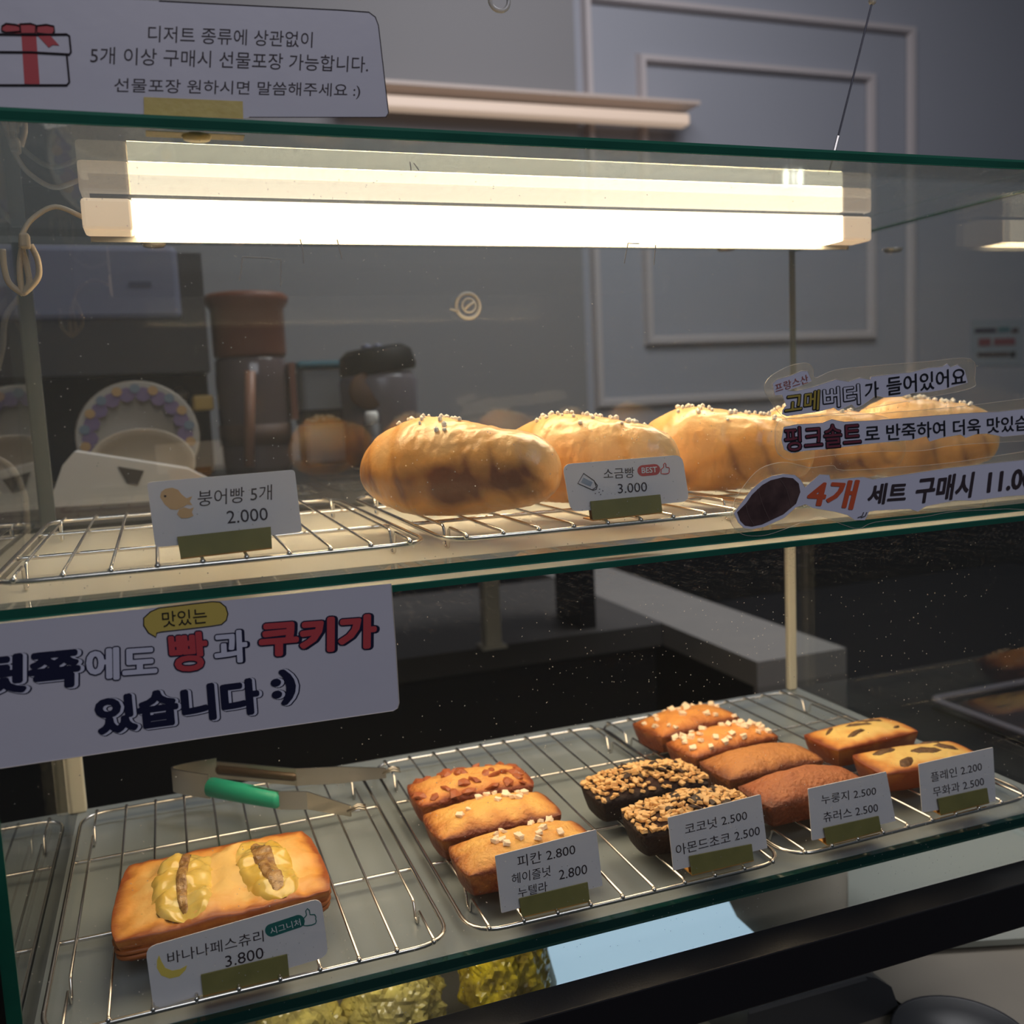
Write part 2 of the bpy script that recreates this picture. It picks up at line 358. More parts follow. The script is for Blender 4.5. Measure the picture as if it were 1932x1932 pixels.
M['lamp'] = mat('lamp_lens_lit', (.9, .85, .7), .4, emit=(1, .74, .42), estr=34)
M['lampside'] = mat('lamp_side_glow', (.8, .7, .5), .4, emit=(1, .83, .60), estr=3.0)
M['panel'] = mat('under_shelf_panel_lit', (.9, .85, .7), .4, emit=(1, .79, .54), estr=3.6)
M['clear'] = mat('clear_acrylic', (.80, .80, .78), .08, trans=.75)
M['bumper'] = mat('silvery_pad', (.6, .55, .48), .25, metal=.6)
M['white_hous'] = mat('lavender_white_plastic', (.20, .205, .28), .5)
M['grey_panel'] = mat('dark_bronze_panel', (.045, .038, .036), .5)
M['void'] = mat('black_plastic', (.004, .0035, .004), .6, spec=.2)
M['card'] = mat('white_carton', (.80, .73, .66), .6)
M['plate'] = mat('cream_plate', (.26, .22, .17), .45)
M['dish'] = mat('beige_dish', (.40, .32, .23), .45)
M['lid_brown'] = mat('terracotta_plastic', (.20, .065, .035), .45)
M['teal'] = mat('teal_plastic', (.02, .12, .15), .4)
M['grey_plastic'] = mat('grey_plastic', (.20, .20, .20), .5)
M['purple'] = mat('purple_print', (.10, .05, .12), .5)
M['yellow'] = mat('mustard_print', (.32, .17, .04), .5)
M['blue'] = mat('slate_blue_print', (.08, .11, .14), .5)
M['tumbler'] = mat('smoky_clear_plastic', (.12, .085, .08), .12, spec=.7)
M['goldbox'] = mat('gold_foil', (.60, .36, .08), .35)
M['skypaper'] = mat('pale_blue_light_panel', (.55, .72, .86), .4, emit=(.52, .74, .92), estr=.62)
M['cello'] = mat('yellow_cellophane', (1.0, .78, .05), .12, col2=(.30, .22, .04), noise_amt=.25, scale=70, bump=1.0, bscale=110, spec=.8)
M['cello2'] = mat('dull_green_cellophane', (.80, .68, .22), .12, col2=(.36, .30, .12), noise_amt=.25, scale=60, bump=1.0, bscale=90, spec=.8)
M['sage'] = mat('sage_grey_board', (.40, .42, .36), .5)
M['binmat'] = mat('dark_grey_plastic', (.06, .062, .065), .35)
M['residue'] = mat('dried_glue', (.55, .50, .42), .5)
M['film'] = glass('laminating_film', tint=(.93, .93, .92), haze=.035, refl=.5)
M['filmline'] = mat('film_edge', (.65, .58, .50), .3)

# ---------------------------------------------------------------- room
XL, XR, YF, YR = -.0645, .4385, .360, .598       # inside faces of the case
ZL, ZU, ZT = 1.0211, 1.1867, 1.3466              # lower shelf, upper shelf, underside of the lid
TH = .0043
YW = 2.35
w = obj('wall_back', BOX(-2.2, 3.2, YW, YW + .1, 0, 2.75), M['pudding']); tag(w, kind='structure')
o = obj('wall_left', BOX(-2.3, -2.2, -.5, YW, 0, 2.75), M['wall_l']); tag(o, kind='structure')
o = obj('floor', BOX(-2.3, 3.2, -2.2, YW + .1, -.08, 0), M['floor']); tag(o, kind='structure')
zc = at(1500, 985, 'y', YW - .03).z
o = obj('trim_1', BOX(-2.2, 3.2, YW - .03, YW, 0, zc), M['darkwall']); tag(o, 'black cladding along the foot of the back wall', kind='structure')
o = obj('trim_2', BOX(-2.2, at(1098, 300, 'y', YW).x - .02, YW - .025, YW, zc, 2.75), M['wall_l']); tag(o, 'darker grey wall section left of the panelled part', kind='structure')
def frame_moulding(name, px, rail, dep, parent=None):
    # px: x of the left/right stiles and y of the top/bottom rails read on the wall plane
    xl = at(px[0], 400, 'y', YW).x; xr = at(px[1], 400, 'y', YW).x
    zt = at((px[0] + px[1]) / 2, px[2], 'y', YW).z; zb = at((px[0] + px[1]) / 2, px[3], 'y', YW).z
    bm = bmesh.new()
    def P(a, b, d): return [(xl + a, YW - d, zb + a), (xr - a, YW - d, zb + a), (xr - a, YW - d, zt - a), (xl + a, YW - d, zt - a)]
    rings = [P(0, 0, 0), P(rail * .25, 0, dep), P(rail * .75, 0, dep), P(rail, 0, dep * .2)]
    rv = [[bm.verts.new(p) for p in q] for q in rings]
    for a, b in zip(rv, rv[1:]):
        for k in range(4): bm.faces.new((a[k], a[(k + 1) % 4], b[(k + 1) % 4], b[k]))
    bmesh.ops.recalc_face_normals(bm, faces=bm.faces[:])
    return obj(name, bm, M['trim'])
tag(frame_moulding('trim_3', (1108, 1722, 18, 757), .028, .02), 'outer raised wall moulding', kind='structure')
tag(frame_moulding('trim_4', (1207, 1648, 120, 648), .028, .02), 'inner raised wall moulding', kind='structure')

# added glowing bars far behind, imitating the lamp's reflection seen above the lid
t = empty('reflection_bar', at(1010, 215, 'y', YW - .08), 'long warm glowing bar imitating a lamp reflection on the back wall above the case', 'light')
a = at(640, 201, 'y', YW - .07); b = at(1295, 229, 'y', YW - .07); hz = (b.z - at(1295, 240, 'y', YW - .07).z)
a2 = at(1310, 200, 'y', YW - .07)
obj('diffuser', BOX(a.x, b.x, YW - .09, YW - .05, b.z - hz, b.z + hz, bev=.006), mat('dim_reflection_glow', (.5, .42, .36), .4, emit=(1, .72, .52), estr=.36), t)  # added glowing bar, imitates the lamp's reflection
obj('housing', BOX(a.x, a2.x, YW - .10, YW - .0, a2.z - hz * .3, a2.z + hz * .3), mat('reflection_line', (.45, .38, .34), .4, emit=(1, .72, .56), estr=.06), t)  # added faint bar, part of the imitated reflection

t = empty('bulb_reflection', at(1497, 336, 'y', YW - .06), 'three tiny glowing rods imitating reflected bulbs, above the right end of the batten', 'light')  # added glowing rods imitate a reflection of ceiling bulbs
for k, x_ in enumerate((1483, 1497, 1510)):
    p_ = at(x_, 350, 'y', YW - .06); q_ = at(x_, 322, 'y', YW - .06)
    obj('reflection_rod', TUBE([p_, q_], .0055 if k != 1 else .004, n=8), mat('reflection_rod_glow', (1, 1, 1), .4, emit=(1, .95, .85), estr=4 if k != 1 else 1.6), t)
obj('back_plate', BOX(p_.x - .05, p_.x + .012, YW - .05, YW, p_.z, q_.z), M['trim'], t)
# small notice on the wall, right
t = empty('wall_notice', at(1880, 650, 'y', YW - .002), 'small pale notice with three blurred lines on the back wall at the far right', 'notice')
patch(t, 'sheet', [(1832, 604), (1931, 602), (1931, 690), (1834, 690)], YW - .002, mat('pale_wall_sheet', (.22, .26, .30), .6), th=.002)
for (x0, x1, yy, h, mm) in [(1838, 1878, 624, 8, 'navy'), (1882, 1904, 622, 9, 'teal'), (1908, 1920, 624, 9, 'ink'), (1845, 1868, 646, 14, 'wine_ink'), (1874, 1914, 645, 13, 'wine_ink'), (1843, 1902, 669, 8, 'ink'), (1904, 1915, 669, 11, 'black_ink')]:
    patch(t, 'printed_line', [(x0, yy - h / 2), (x1, yy - h / 2 - 1), (x1, yy + h / 2 - 1), (x0, yy + h / 2)], YW - .002, M[mm], lift=.003, th=.0005)

# ---------------------------------------------------------------- back counter (L-shaped worktop) and dark void
cz = .90
xa, xb, ya = .6917, .8309, 1.028
t = empty('back_counter', (.76, 1.5, 0), 'grey stone worktop arm behind the case, ending in a squared corner', 'counter')
obj('worktop', BOX(xa, xb, ya, 1.95, cz - .034, cz), M['work'], t)
obj('cabinet_body', BOX(xa + .05, xb - .02, ya + .06, 1.95, .0, cz - .034), M['darkwall'], t)
obj('end_panel', BOX(xa, xb, ya, ya + .008, 0, cz - .034), mat('dark_grey_end_panel', (.20, .185, .17), .5), t)
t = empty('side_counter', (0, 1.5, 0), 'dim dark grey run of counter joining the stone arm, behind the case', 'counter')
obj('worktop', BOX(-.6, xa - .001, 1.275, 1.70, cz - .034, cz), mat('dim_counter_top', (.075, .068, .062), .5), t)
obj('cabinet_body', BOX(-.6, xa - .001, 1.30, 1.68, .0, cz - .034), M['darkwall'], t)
p = at(933, 1224, 'z', cz)
t = empty('counter_post', (p.x, p.y + .012, cz), 'upright cream post standing on the edge of the back counter, left of centre', 'post')
obj('shaft', BOX(p.x - .012, p.x + .012, p.y, p.y + .022, cz, cz + .26, bev=.002), M['post'], t)
obj('foot_plate', BOX(p.x - .018, p.x + .018, p.y - .004, p.y + .028, cz, cz + .004), M['post'], t)

# raised rear shelf carrying the appliance and jars seen through the upper tier
bz = 1.175
t = empty('rear_shelf', (.3, 1.2, bz), 'dark shelf behind the case that carries the appliance, tumbler and jars', 'shelf')
obj('board', BOX(-.5, .60, .74, 1.42, bz - .012, bz), M['darkwall'], t)
for x in (-.48, .58):
    obj('bracket', BOX(x - .012, x + .012, 1.30, 1.40, cz, bz - .012), M['black'], t)

# appliance far left
ya = 1.16
def fx(px, y): return at(px, 700, 'y', y).x
def fz(px, py, y): return at(px, py, 'y', y).z
t = empty('coffee_machine', (at(230, 700, 'y', ya).x, ya, bz), 'large blurred appliance with a lavender-white top and black recess at the left', 'appliance')
x0, x1 = fx(38, ya), fx(398, ya)
z1 = fz(200, 462, ya); z2 = fz(200, 603, ya); z3 = fz(200, 706, ya)
obj('top_housing', BOX(x0, fx(352, ya), ya, ya + .22, z2, z1, bev=.006), M['white_hous'], t)
obj('side_housing', BOX(fx(352, ya), x1, ya + .012, ya + .22, z3, z1 - .006), M['grey_panel'], t)
obj('front_panel', BOX(x0, x1 - .006, ya + .004, ya + .22, z3, z2), M['grey_panel'], t)
obj('recess', BOX(x0, x1, ya + .10, ya + .22, bz, z3), M['void'], t)
obj('badge_print', BOX(fx(258, ya), fx(300, ya), ya - .001, ya, fz(280, 541, ya), fz(280, 531, ya)), mat('faded_grey_print', (.09, .10, .15), .6), t)
obj('knob', lathe(bmesh.new(), [(.001, 0), (.008, 0), (.009, .004), (.009, .010), (.002, .012)], at(340, 745, 'y', ya + .1), 20, Matrix.Rotation(math.pi / 2, 3, 'X')), M['steel'], t, smooth=True)
obj('brass_fitting', BOX(fx(360, ya), fx(400, ya), ya + .02, ya + .10, fz(380, 775, ya), fz(380, 745, ya), bev=.003), M['goldbox'], t)
# left cabinet side (dark brown) beyond the case's left pane
o = obj('side_cupboard', BOX(-1.1, at(70, 700, 'y', 1.43).x, 1.43, 1.6, cz, at(20, 540, 'y', 1.43).z), mat('dark_walnut', (.035, .02, .017), .5), None)
tag(o, 'tall dark brown cupboard at the far left edge behind the appliance', 'cupboard')

# patterned plate standing in front of the recess
yp = .90
pc = at(262, 828, 'y', yp)
Rp = Matrix.Rotation(math.radians(72), 3, 'X') @ Matrix.Rotation(math.radians(0), 3, 'Z')
kk = .0505
t = empty('patterned_plate', (pc.x, yp, pc.z - kk), 'round plate with a purple and mustard patterned rim standing behind the carton', 'plate')
prof = [(0, 0), (.62, 0), (.70, .06), (.98, .14), (1, .16), (.97, .17), (.69, .09), (.6, .03), (0, .03)]
obj('dish', lathe(bmesh.new(), [(a * kk, b * kk) for a, b in prof], (pc.x, yp, pc.z), 40, Rp), M['plate'], t, smooth=True)
for k in range(18):
    for (rr, mm, da, sz) in [(.76, 'purple', 0, .085), (.85, 'yellow' if k % 2 else 'blue', .17, .055)]:
        a = 2 * math.pi * (k / 18) + da
        hgt = .03 + .10 * (rr - .62) / .36 + .05
        c = Vector((rr * kk * math.cos(a), rr * kk * math.sin(a), hgt * kk + .002))
        bm = bmesh.new(); bmesh.ops.create_circle(bm, cap_ends=True, segments=8, radius=sz * kk * 1.6)
        for v in bm.verts: v.co = Vector((pc.x, yp, pc.z)) + Rp @ (c + v.co)
        obj('rim_motif', bm, M[mm], t)
yp2 = .868
pc2 = at(268, 862, 'y', yp2)
t = empty('cream_dish', (pc2.x, yp2, pc2.z - .04), 'plain cream dish leaning in front of the patterned plate', 'dish')
Rp2 = Matrix.Rotation(math.radians(66), 3, 'X')
obj('bowl', lathe(bmesh.new(), [(a * .042, b * .04) for a, b in [(0, 0), (.6, .02), (.9, .25), (1, .45), (.96, .46), (.86, .3), (.55, .08), (0, .06)]], (pc2.x, yp2 - .005, pc2.z - .012), 36, Rp2 @ Matrix.Scale(.75, 3, Vector((0, 1, 0)))), M['dish'], t, smooth=True)

# white folded carton
yc = .80
t = empty('white_carton', (at(240, 930, 'y', yc).x, yc, bz), 'white folded carton with a trapezoid cut-out below the plates', 'carton')
P = front([(92, 952), (118, 878), (140, 852), (355, 885), (395, 905), (400, 948), (250, 965), (100, 975)], yc)
hole = front([(222, 880), (272, 888), (260, 915), (240, 912)], yc)
obj('front_face', slab(P, .03), M['card'], t)
obj('cut_out_shade', slab([q + Vector((0, -.0015, 0)) for q in hole], .001), mat('brown_shadowed_board', (.09, .065, .045), .6), t)  # dark sheet for the opening; its shade is put into the colour
P2 = front([(96, 958), (400, 940), (402, 1010), (104, 1030)], yc - .004)
for q in P + P2: q.z = max(q.z, bz + .0002)
obj('tray', slab(P2, .033), mat('taupe_tray', (.17, .13, .115), .5), t)

# clear tumbler with terracotta lid
yt = 1.2
ct = at(482, 800, 'y', yt)
def lz(py): return at(482, py, 'y', yt).z
rw = (fx(549, yt) - fx(412, yt)) / 2
t = empty('lidded_canister', (ct.x, yt, bz), 'tall clear canister with a flared terracotta lid, left of the black-lidded jar', 'canister')
obj('lid', lathe(bmesh.new(), [(rw * .97, lz(674)), (rw, lz(668)), (rw * 1.0, lz(585)), (rw * 1.14, lz(572)), (rw * 1.16, lz(562)), (rw * 1.05, lz(556)), (0, lz(555))], (ct.x, yt, 0), 40), M['lid_brown'], t, smooth=True)
obj('body', lathe(bmesh.new(), [(rw * .9, bz), (rw * .96, bz + .01), (rw * 1.0, lz(720)), (rw * .98, lz(680)), (rw * .9, lz(675))], (ct.x, yt, 0), 40), M['tumbler'], t, smooth=True)
obj('contents', lathe(bmesh.new(), [(rw * 1.012, lz(838)), (rw * 1.012, lz(800))], (ct.x, yt, 0), 40), mat('brown_biscuit', (.10, .05, .03), .6), t, smooth=True)
obj('highlight_stick', TUBE([at(470, 880, 'y', yt - rw * 1.0), at(472, 700, 'y', yt - rw * 1.0)], .006, n=10), mat('tan_highlight', (.36, .17, .10), .4), t, smooth=True)  # added stick imitating a warm highlight on the canister
obj('strap', BOX(fx(540, yt), fx(552, yt), yt - rw * .6, yt - rw * .2, lz(795), lz(688)), M['lid_brown'], t)

# teal-lidded tub and black-lidded jar
ytb = 1.28
t = empty('teal_tub', (fx(600, ytb), ytb, bz), 'grey tub with a teal lid between the canister and the jar', 'tub')
obj('body', BOX(fx(560, ytb), fx(648, ytb), ytb - .03, ytb + .03, bz, fz(600, 697, ytb), bev=.006), M['grey_plastic'], t)
obj('lid', BOX(fx(554, ytb), fx(654, ytb), ytb - .035, ytb + .035, fz(600, 697, ytb), fz(600, 683, ytb), bev=.004), M['teal'], t)
obj('band', BOX(fx(558, ytb), fx(652, ytb), ytb - .032, ytb + .032, fz(600, 800, ytb), fz(600, 772, ytb)), M['void'], t)
yj = 1.15
cj = at(716, 760, 'y', yj); rj = (fx(788, yj) - fx(644, yj)) / 2
def jz(py): return at(716, py, 'y', yj).z
t = empty('black_lidded_jar', (cj.x, yj, bz), 'round jar with a tilted black lid behind the first salt bread', 'jar')
obj('body', lathe(bmesh.new(), [(rj * .8, bz), (rj * .95, bz + .01), (rj * .98, jz(760)), (rj * 1.0, jz(720)), (rj * .9, jz(702)), (0, jz(702))], (cj.x, yj, 0), 36), mat('hazy_plum_plastic', (.16, .135, .15), .25), t, smooth=True)
obj('lid', lathe(bmesh.new(), [(rj * .95, -.012), (rj * 1.0, -.006), (rj * .93, .012), (rj * .72, .019), (0, .02)], (cj.x, yj, jz(686)), 36, Matrix.Rotation(math.radians(-7), 3, 'Y')), M['void'], t, smooth=True)
obj('biscuit', lathe(bmesh.new(), [(0, -.004), (rj * .45, -.003), (rj * .48, 0), (rj * .45, .003), (0, .004)], (cj.x - rj * .45, yj - rj * .83, jz(738)), 24, Matrix.Rotation(math.radians(80), 3, 'X')), mat('dark_biscuit', (.12, .05, .02), .6), t, smooth=True)
for dx in (-.25, .05):
    obj('knob', lathe(bmesh.new(), [(0, -.004), (.006, -.003), (.007, .003), (0, .006)], (cj.x + rj * dx, yj, jz(657)), 16), mat('lilac_knob', (.16, .16, .23), .4), t, smooth=True)
# added pot whose white cap imitates a bright bead of light before the jar
t = obj('light_bead_cap', lathe(bmesh.new(), [(0, .014), (.006, .014), (.0075, .010), (.0075, 0), (0, 0)], at(702, 800, 'y', 1.06), 20), M['salt'], None, smooth=True)
o = empty('light_bead_pot', (at(702, 800, 'y', 1.06).x, 1.06, bz), 'small pale cap imitating a bead of light in front of the black-lidded jar', 'pot')
t.parent = o; t.matrix_parent_inverse = world_of(o).inverted(); t.name = 'cap'
obj('pot', lathe(bmesh.new(), [(.009, bz), (.011, bz + .005), (.010, at(702, 800, 'y', 1.06).z)], (at(702, 800, 'y', 1.06).x, 1.06, 0), 20), M['grey_panel'], o, smooth=True)

# ---------------------------------------------------------------- display case
case = empty('display_case', (.187, .48, .885), 'two-tier glass display case with green glass edges, cream shelf and black base rail', 'display case')
lid = obj('lid_glass', BOX(XL - .02, XR + .012, YF + .0005, YR + .004, ZT, ZT + TH), M['lid'], case)
obj('lid_edge', BOX(XL - .02, XR + .012, YF - .0005, YF + .0004, ZT + .0005, ZT + TH - .0011), M['edge'], case)
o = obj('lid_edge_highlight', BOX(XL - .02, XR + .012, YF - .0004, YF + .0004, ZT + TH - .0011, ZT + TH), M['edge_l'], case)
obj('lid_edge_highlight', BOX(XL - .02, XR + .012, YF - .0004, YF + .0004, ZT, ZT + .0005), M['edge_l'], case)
# upper front pane, rear pane, side panes
pz0 = ZU - .0031
gp = obj('glass_pane', BOX(XL - .004, XR + .004, YF, YF + .003, ZU + .0005, ZT), M['front'], case); gp['label'] = 'front pane of the upper tier'
gp = obj('glass_pane', BOX(XL, XR, YR, YR + .003, ZU, ZT), M['rear'], case); gp['label'] = 'rear pane of the upper tier'
gp = obj('glass_pane', BOX(XL - .003, XL, YF + .004, YR, .99, ZT), M['pane'], case); gp['label'] = 'left side pane'
gp = obj('glass_pane', BOX(XR, XR + .003, YF + .004, YR, .99, ZT), M['pane'], case); gp['label'] = 'right side pane'
zg = ZU - .0087
gp = obj('glass_pane', BOX(XL - .004, XR + .004, YF, YF + .003, 1.0, zg - .0001), M['wet'], case); gp['label'] = 'front pane of the lower tier'
obj('pane_edge', BOX(XL - .0045, XL + .0005, YF + .003, YF + .0045, 1.0, zg), M['edge'], case)
obj('pane_edge', BOX(XR + .0002, XR + .0028, YF + .003, YR, ZT - .0008, ZT - .0002), M['edge'], case)
# upper shelf: a clear front sheet over a recessed cream ledge, cream board behind, second glass edge below
gp = obj('glass_sheet', BOX(XL - .004, XR + .004, YF + .0002, YF + .0138, ZU - .0031, ZU - .0001), M['pane'], case)
obj('sheet_edge', BOX(XL - .004, XR + .004, YF - .0006, YF + .0002, ZU - .0031, ZU + .0001), M['edge'], case)
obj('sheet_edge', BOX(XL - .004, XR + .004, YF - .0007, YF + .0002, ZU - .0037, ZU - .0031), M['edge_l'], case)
obj('shelf_board', BOX(XL, XR, YF + .014, YR, ZU - .0058, ZU), M['liner'], case)
obj('shelf_ledge', BOX(XL - .004, XR + .004, YF + .0002, YF + .014, ZU - .0066, ZU - .0060), M['liner'], case)
obj('sheet_edge', BOX(XL - .004, XR + .004, YF - .0006, YF + .0002, ZU - .0087, ZU - .0064), M['edge'], case)
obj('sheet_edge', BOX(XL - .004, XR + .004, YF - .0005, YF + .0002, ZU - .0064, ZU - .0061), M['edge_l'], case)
# lower shelf
obj('shelf_board', BOX(XL, XR, YF + .0065, YR + .002, ZL - .004, ZL), M['grey_shelf'], case)
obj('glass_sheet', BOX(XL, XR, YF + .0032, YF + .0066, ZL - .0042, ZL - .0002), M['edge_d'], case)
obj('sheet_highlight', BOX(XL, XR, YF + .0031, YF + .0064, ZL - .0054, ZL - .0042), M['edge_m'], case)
# base rail, feet, rear rail
obj('base_rail', BOX(XL - .02, XR + .3, .342, .3598, .9765, 1.0, bev=.0007), M['black'], case)
obj('base_rail', BOX(XL - .02, XR + .02, YR, YR + .018, .9765, 1.0), M['black'], case)
for x in (XL - .018, XR + .002):
    for y in (.345, YR):
        obj('foot', BOX(x, x + .016, y, y + .014, .885, .9765), M['black'], case)
obj('post', BOX(XL - .003, XL + .0050, YR - .003, YR + .003, ZL, ZU - .009, bev=.001), M['post'], case)
obj('post', BOX(XR - .009, XR - .002, YR - .002, YR + .003, ZL, ZU - .009, bev=.001), M['post'], case)
o = obj('post', BOX(XL - .003, XL + .004, YR - .002, YR + .003, ZU, ZT), M['clearpost'], case); o['label'] = 'frosted clear corner post'
o = obj('post', BOX(XR - .0015, XR + .0015, YR, YR + .003, ZU, ZT), M['clearpost'], case); o['label'] = 'thin frosted clear corner post'
for (x, y) in [(290, 457), (1352, 471), (1680, 470)]:
    q = at(x, y, 'z', ZT)
    q.y = min(q.y, YR - .012) if x > 300 else q.y
    obj('pad', lathe(bmesh.new(), [(0, -.0028), (.0055, -.0026), (.0068, -.001), (.0068, 0), (0, 0)], (q.x, q.y, ZT), 24), M['bumper'], case, smooth=True)
q = at(371, 256, 'z', ZT)
obj('pad', lathe(bmesh.new(), [(0, -.0015), (.0045, -.0014), (.0052, 0), (0, 0)], (q.x, q.y, ZT), 24), M['tape'], case, smooth=True)
# dried tape marks and scratches on the front pane
for P_ in ([(565, 447), (571, 472), (573, 498)], [(634, 446), (640, 470), (645, 490)], [(457, 485), (455, 510), (452, 530)], [(457, 485), (500, 487), (530, 490), (529, 540)], [(1184, 459), (1180, 480), (1177, 497)], [(1184, 459), (1206, 460)], [(1236, 463), (1233, 500)], [(780, 308), (790, 322)], [(773, 306), (775, 322)]):
    line(case, 'tape_residue', P_, YF + .0003, M['residue'], r=.00022, lift=.0004)
# clear finger pull on the rear pane
q = at(883, 577, 'y', YR - .004)
hk = empty('suction_hook', q, 'round clear suction hook on the rear pane above the first salt bread', 'hook')
Mr = Matrix.Rotation(math.pi / 2, 3, 'X')
def ring(c, R, r, n=28, tilt=None):
    return TUBE([Vector(c) + (tilt or Mr) @ Vector((R * math.cos(2 * math.pi * k / n), R * math.sin(2 * math.pi * k / n), 0)) for k in range(n)], r, n=8, closed=True)
M['hook'] = mat('milky_clear_plastic', (.62, .60, .56), .15, spec=.8)
obj('rim', ring(q, .0078, .0013), M['hook'], hk, smooth=True)
obj('rim', ring(q + Vector((0, -.002, 0)), .0043, .0008), M['hook'], hk, smooth=True)
obj('tab', TUBE([q + Vector((-.007, -.001, -.003)), q + Vector((-.0125, -.001, -.002))], [.0014, .0006]), M['hook'], hk, smooth=True)
obj('hook_arm', TUBE(smooth_path([q + Vector((-.003, -.003, -.002)), q + Vector((0, -.005, .0005)), q + Vector((.003, -.004, .002))], 4), .0009), M['hook'], hk, smooth=True)

# hanging bead above the lid and wire pick standing on the lid
q = at(942, 1, 'y', .46)
hk = empty('glass_bead', q, 'clear glass bead hanging above the lid at the top edge of the picture', 'ornament')
obj('bead', ring(q, .0048, .0011), M['hook'], hk, smooth=True)
obj('thread', TUBE([q + Vector((0, 0, .005)), q + Vector((0, 0, .35))], .0003, n=5), M['cord'], hk)
q0 = at(1563, 283, 'y', .40); q0.z = ZT + TH; q1 = at(1646, 2, 'y', .40)
hk = empty('wire_pick', q0, 'thin dark wire pick with a clear bead leaning up from the lid at the right', 'pick')
obj('wire', TUBE([q0, q0.lerp(q1, .5), q1 + (q1 - q0) * .05], .00045, n=6), mat('dark_wire', (.03, .03, .04), .3, metal=.6), hk)
obj('bead', lathe(bmesh.new(), [(0, -.002), (.0016, -.0012), (.002, 0), (.0016, .0012), (0, .002)], q1, 14), M['hook'], hk, smooth=True)
obj('glint_tip', TUBE([q0.lerp(q1, .12), q0.lerp(q1, .22)], .0007, n=6), M['chrome'], hk)

# ---------------------------------------------------------------- lamps
def led_lamp(x0, x1, y, ztop, name, label, h=.0150, d=.018):
    t = empty(name, ((x0 + x1) / 2, y, ztop), label, 'lamp')
    e = .021; g = .0011
    obj('diffuser', BOX(x0 + e, x1 - e, y, y + d, ztop - h + .0004, ztop - g), M['lampside'], t)
    obj('lens', BOX(x0 + e, x1 - e, y + .0008, y + d - .0008, ztop - h, ztop - h + .0004), M['lamp'], t)
    obj('housing', BOX(x0 + .002, x1 - .002, y + d, y + d + .0015, ztop - h - .0022, ztop), M['grey_plastic'], t)
    obj('end_cap', BOX(x0, x0 + e, y, y + d, ztop - h, ztop - g, bev=.0016), M['lampbody'], t)
    obj('end_cap', BOX(x1 - e, x1, y, y + d, ztop - h, ztop - g, bev=.0016), M['lampbody'], t)
    obj('mounting_strip', BOX(x0 + .004, x1 - .004, y + .003, y + d - .001, ztop - g, ztop), M['grey_plastic'], t)
    return t
L1 = led_lamp(-.0251, .3990, .469, ZT, 'led_batten', 'glowing warm LED batten under the glass lid of the case')
t = empty('light_panel', (.19, .47, ZU - .0058), 'flat warm light panel under the cream shelf, lighting the small cakes', 'lamp')
obj('lens', BOX(-.02, .41, .400, .525, ZU - .0100, ZU - .0085), M['panel'], t)
obj('frame', BOX(-.024, .414, .396, .529, ZU - .0090, ZU - .0059), M['post'], t)
# power cord of the upper lamp
pa = Vector((-.0251, .478, ZT - .008))
cordpts = [pa, at(105, 390, 'y', .476), at(62, 412, 'y', .474), at(43, 440, 'y', .47), at(40, 462, 'y', .47)]
for q in cordpts: q.x = max(q.x, XL + .003); q.z = min(q.z, ZT - .002)
obj('cord', TUBE(smooth_path(cordpts, 6), .0011), M['cord'], L1, smooth=True)
loop1 = [(42, 465), (37, 500), (40, 540), (44, 553), (60, 540), (73, 520), (71, 490), (58, 462)]
loop2 = [(40, 463), (50, 500), (55, 535), (44, 553)]
loop3 = [(5, 470), (8, 505), (18, 535), (44, 555)]
loop4 = [(14, 560), (4, 610), (2, 660), (-12, 700)]
for lp in (loop1, loop2, loop3):
    pts = [at(x, y, 'y', .475) for x, y in lp]
    for q in pts: q.x = max(q.x, XL + .003)
    obj('cord', TUBE(smooth_path(pts, 6), .0013), M['cord'], L1, smooth=True)
obj('plug', BOX(at(36, 450, 'y', .47).x, at(56, 450, 'y', .47).x, .468, .474, at(40, 468, 'y', .47).z, at(40, 440, 'y', .47).z, bev=.001), M['cord'], L1)
t = empty('trailing_cable', at(-10, 700, 'y', .66), 'ivory cable looping down behind the left side of the case', 'cable')
pts = [at(x, y, 'y', .66) for x, y in [(38, 560), (10, 600), (4, 660), (-15, 720), (-60, 800), (-30, 850), (20, 880), (45, 930), (50, 965), (52, 1020), (52, 1120)]]
obj('cable', TUBE(smooth_path(pts, 6), .0018), M['cord'], t, smooth=True)

